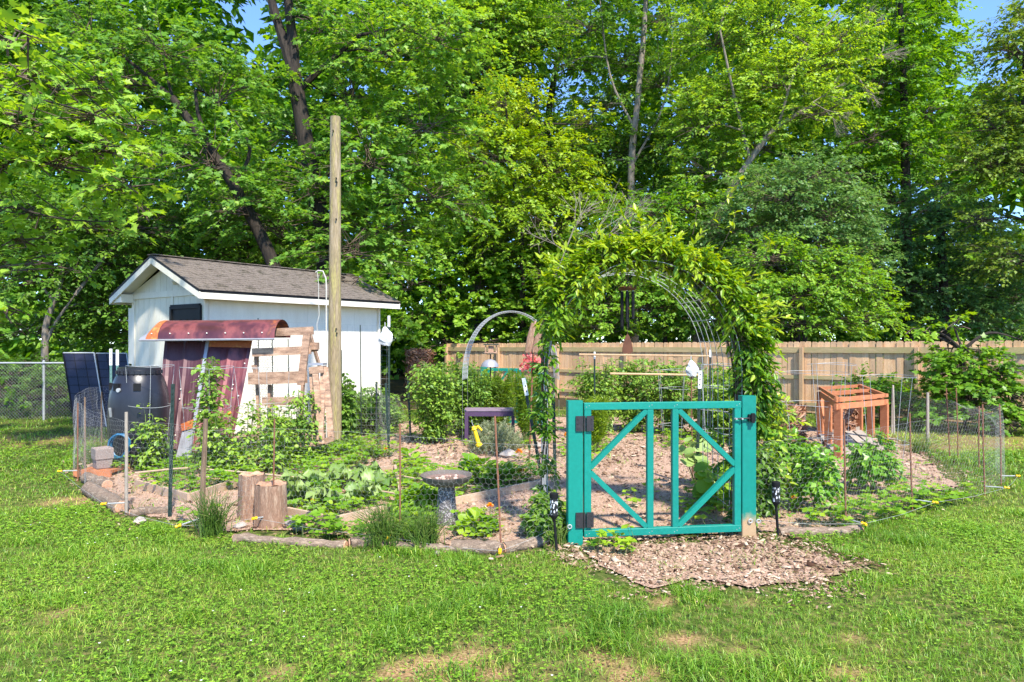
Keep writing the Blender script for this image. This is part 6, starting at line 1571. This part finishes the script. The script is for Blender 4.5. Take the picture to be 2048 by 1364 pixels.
# marigolds and other small flowers
def marigold(px, py, s, label, m='petal_orange'):
    g = G(px, py); root = empty('marigold', g, label, 'flower', 'marigolds in the beds'); c = np.array(g) + np.array([0, 0, .10 + s]); nb = NB(); n = 46; u = unit(n); u[:, 2] = np.abs(u[:, 2])
    add_leaves(nb, 'round', np.tile(c, (n, 1)) + u * s * .3, u, unit(n), np.full(n, s * .8), rng.random(n), .7); nb.build('petals', M[m], root)
    ns = NB(); add_segs(ns, [tuple(g)], [tuple(c)], .004, .003, 4); ns.build('stem', M['stem'], root); nl = NB(); k = 26; th = rng.uniform(0, 6.28, k); add_leaves(nl, 'lance', np.array(g) + np.stack([np.cos(th) * .05, np.sin(th) * .05, rng.uniform(.02, .12, k)], 1), np.stack([np.cos(th), np.sin(th), np.full(k, .3)], 1), np.tile([0, 0, 1.], (k, 1)), rng.uniform(.05, .09, k), rng.random(k), 1.2); nl.build('leaves', M['lf_lush'], root)
for px, py, s, lab in ((1042, 966, .045, 'large orange marigold right of the leafy clump'), (980, 1040, .035, 'orange marigold right of the bird bath pedestal'), (932, 962, .03, 'orange marigold behind the bird bath bowl'), (1038, 925, .05, 'yellow flower clump on the chips beyond the rocks'), (1135, 890, .06, 'yellow-orange flowers left of the gate hinge'), (1588, 1022, .03, 'small orange marigold right of the gate'), (625, 1025, .02, 'tiny orange bloom at the front of kale bed'), (772, 915, .025, 'yellow bloom near the dark posts')):
    marigold(px, py, s, lab)
M['tom_g'] = mat('green_tomato', (.38, .50, .10), (.30, .42, .08), 6, rough=.3, spec=.5); M['tom_o'] = mat('orange_tomato', (.80, .30, .03), (.72, .24, .02), 6, rough=.3, spec=.5)
for px, py, Y, lab in ((422, 893, 9.2, 'pale green tomato just right of the brown stake'), (532, 893, 9.0, 'green tomato low behind the rebar post'), (593, 893, 9.4, 'green tomato by the trestle foot'), (458, 826, 9.2, 'orange ripening tomato before the rusted sheet')):
    tag(blob('tomato', W(px, py, Y), .034, 'tom_g' if 'green' in lab else 'tom_o', None, (1, 1, .9), 2, 3, .03), lab, 'tomato', 'tomatoes on the plants')
# low ground cover
def ground_cover():
    areas = [([(235, 1000), (300, 975), (470, 960), (560, 925), (700, 895), (800, 900), (760, 925), (560, 1000), (470, 968), (378, 1003), (300, 985)], 260, .5),
             ([(225, 960), (240, 915), (420, 905), (680, 900), (690, 920), (540, 945), (480, 985), (300, 970)], 240, .45),
             ([(560, 1060), (600, 1046), (672, 1062), (800, 1040), (900, 1060), (880, 1092), (700, 1088), (560, 1075)], 330, .5),
             ([(790, 935), (900, 945), (1080, 945), (1090, 965), (890, 1008), (810, 1012), (780, 985)], 300, .6),
             ([(560, 1020), (672, 1048), (790, 1020), (780, 950), (560, 960)], 220, .5),
             ([(1560, 1056), (1640, 1040), (1700, 1010), (1820, 990), (1940, 988), (1960, 998), (1840, 1034), (1740, 1064), (1600, 1058)], 240, .55),
             ([(1370, 1052), (1380, 995), (1500, 985), (1520, 1060)], 280, .5), ([(1180, 1115), (1200, 1092), (1260, 1092), (1265, 1118)], 260, .7), ([(1090, 1090), (1070, 1030), (1130, 1010), (1130, 1090)], 260, .5),
             ([(1230, 1010), (1330, 985), (1345, 1000), (1240, 1030)], 60, .6), ([(900, 1085), (930, 1040), (1010, 1060), (1010, 1090)], 150, .6), ([(330, 1045), (360, 1030), (420, 1050), (400, 1072)], 150, .6), ([(1540, 960), (1620, 930), (1900, 960), (1850, 975), (1560, 1030)], 60, .6),
             ([(1120, 900), (1180, 880), (1230, 900), (1180, 960), (1150, 1000)], 140, .6), ([(900, 890), (1050, 880), (1060, 900), (920, 905)], 120, .55), ([(640, 890), (820, 862), (830, 880), (690, 905)], 150, .55), ([(1240, 882), (1500, 872), (1500, 900), (1340, 905)], 120, .5)]
    nb = NB(); ns = NB()
    for pts, dens, cvb in areas:
        P = poly_px(pts); lo = P.min(0); hi = P.max(0); n = int((hi[0] - lo[0]) * (hi[1] - lo[1]) * dens); x = rng.uniform(lo[0], hi[0], n); y = rng.uniform(lo[1], hi[1], n)
        xx = x + (vnoise(x, y, 5) - .5) * .3; k = inside(P, xx, y) & (rng.random(n) < np.clip(vnoise(x, y, 2.5) * 1.6, .1, 1)); x = x[k]; y = y[k]; n = len(x)
        if not n: continue
        z = rng.uniform(.04, .17, n) * (.5 + vnoise(x, y, 3)); th0 = rng.uniform(0, 6.28, n); c = np.stack([x, y, z], 1); b = c + rng.normal(0, .04, (n, 3)); b[:, 2] = .01; add_segs(ns, b, c, .002, .0015, 3)
        cv = np.clip(rng.normal(cvb, .2, n), 0, 1); sz = rng.uniform(.035, .075, n)
        for q in range(3):
            th = th0 + q * 2.094; add_leaves(nb, 'oval', c, np.stack([np.cos(th), np.sin(th), rng.uniform(-.2, .3, n)], 1), np.stack([rng.normal(0, .3, n), rng.normal(-.15, .3, n), np.ones(n)], 1), sz * 1.05, cv, 1.35)
    tag(nb.build('ground_cover', M['lf_lush']), 'low strawberry and weed leaves covering the beds', 'ground cover', None, 'stuff')
    tag(ns.build('ground_cover_stalks', M['stem']), 'thin stalks under the low leaves in the beds', 'ground cover', None, 'stuff')
ground_cover()
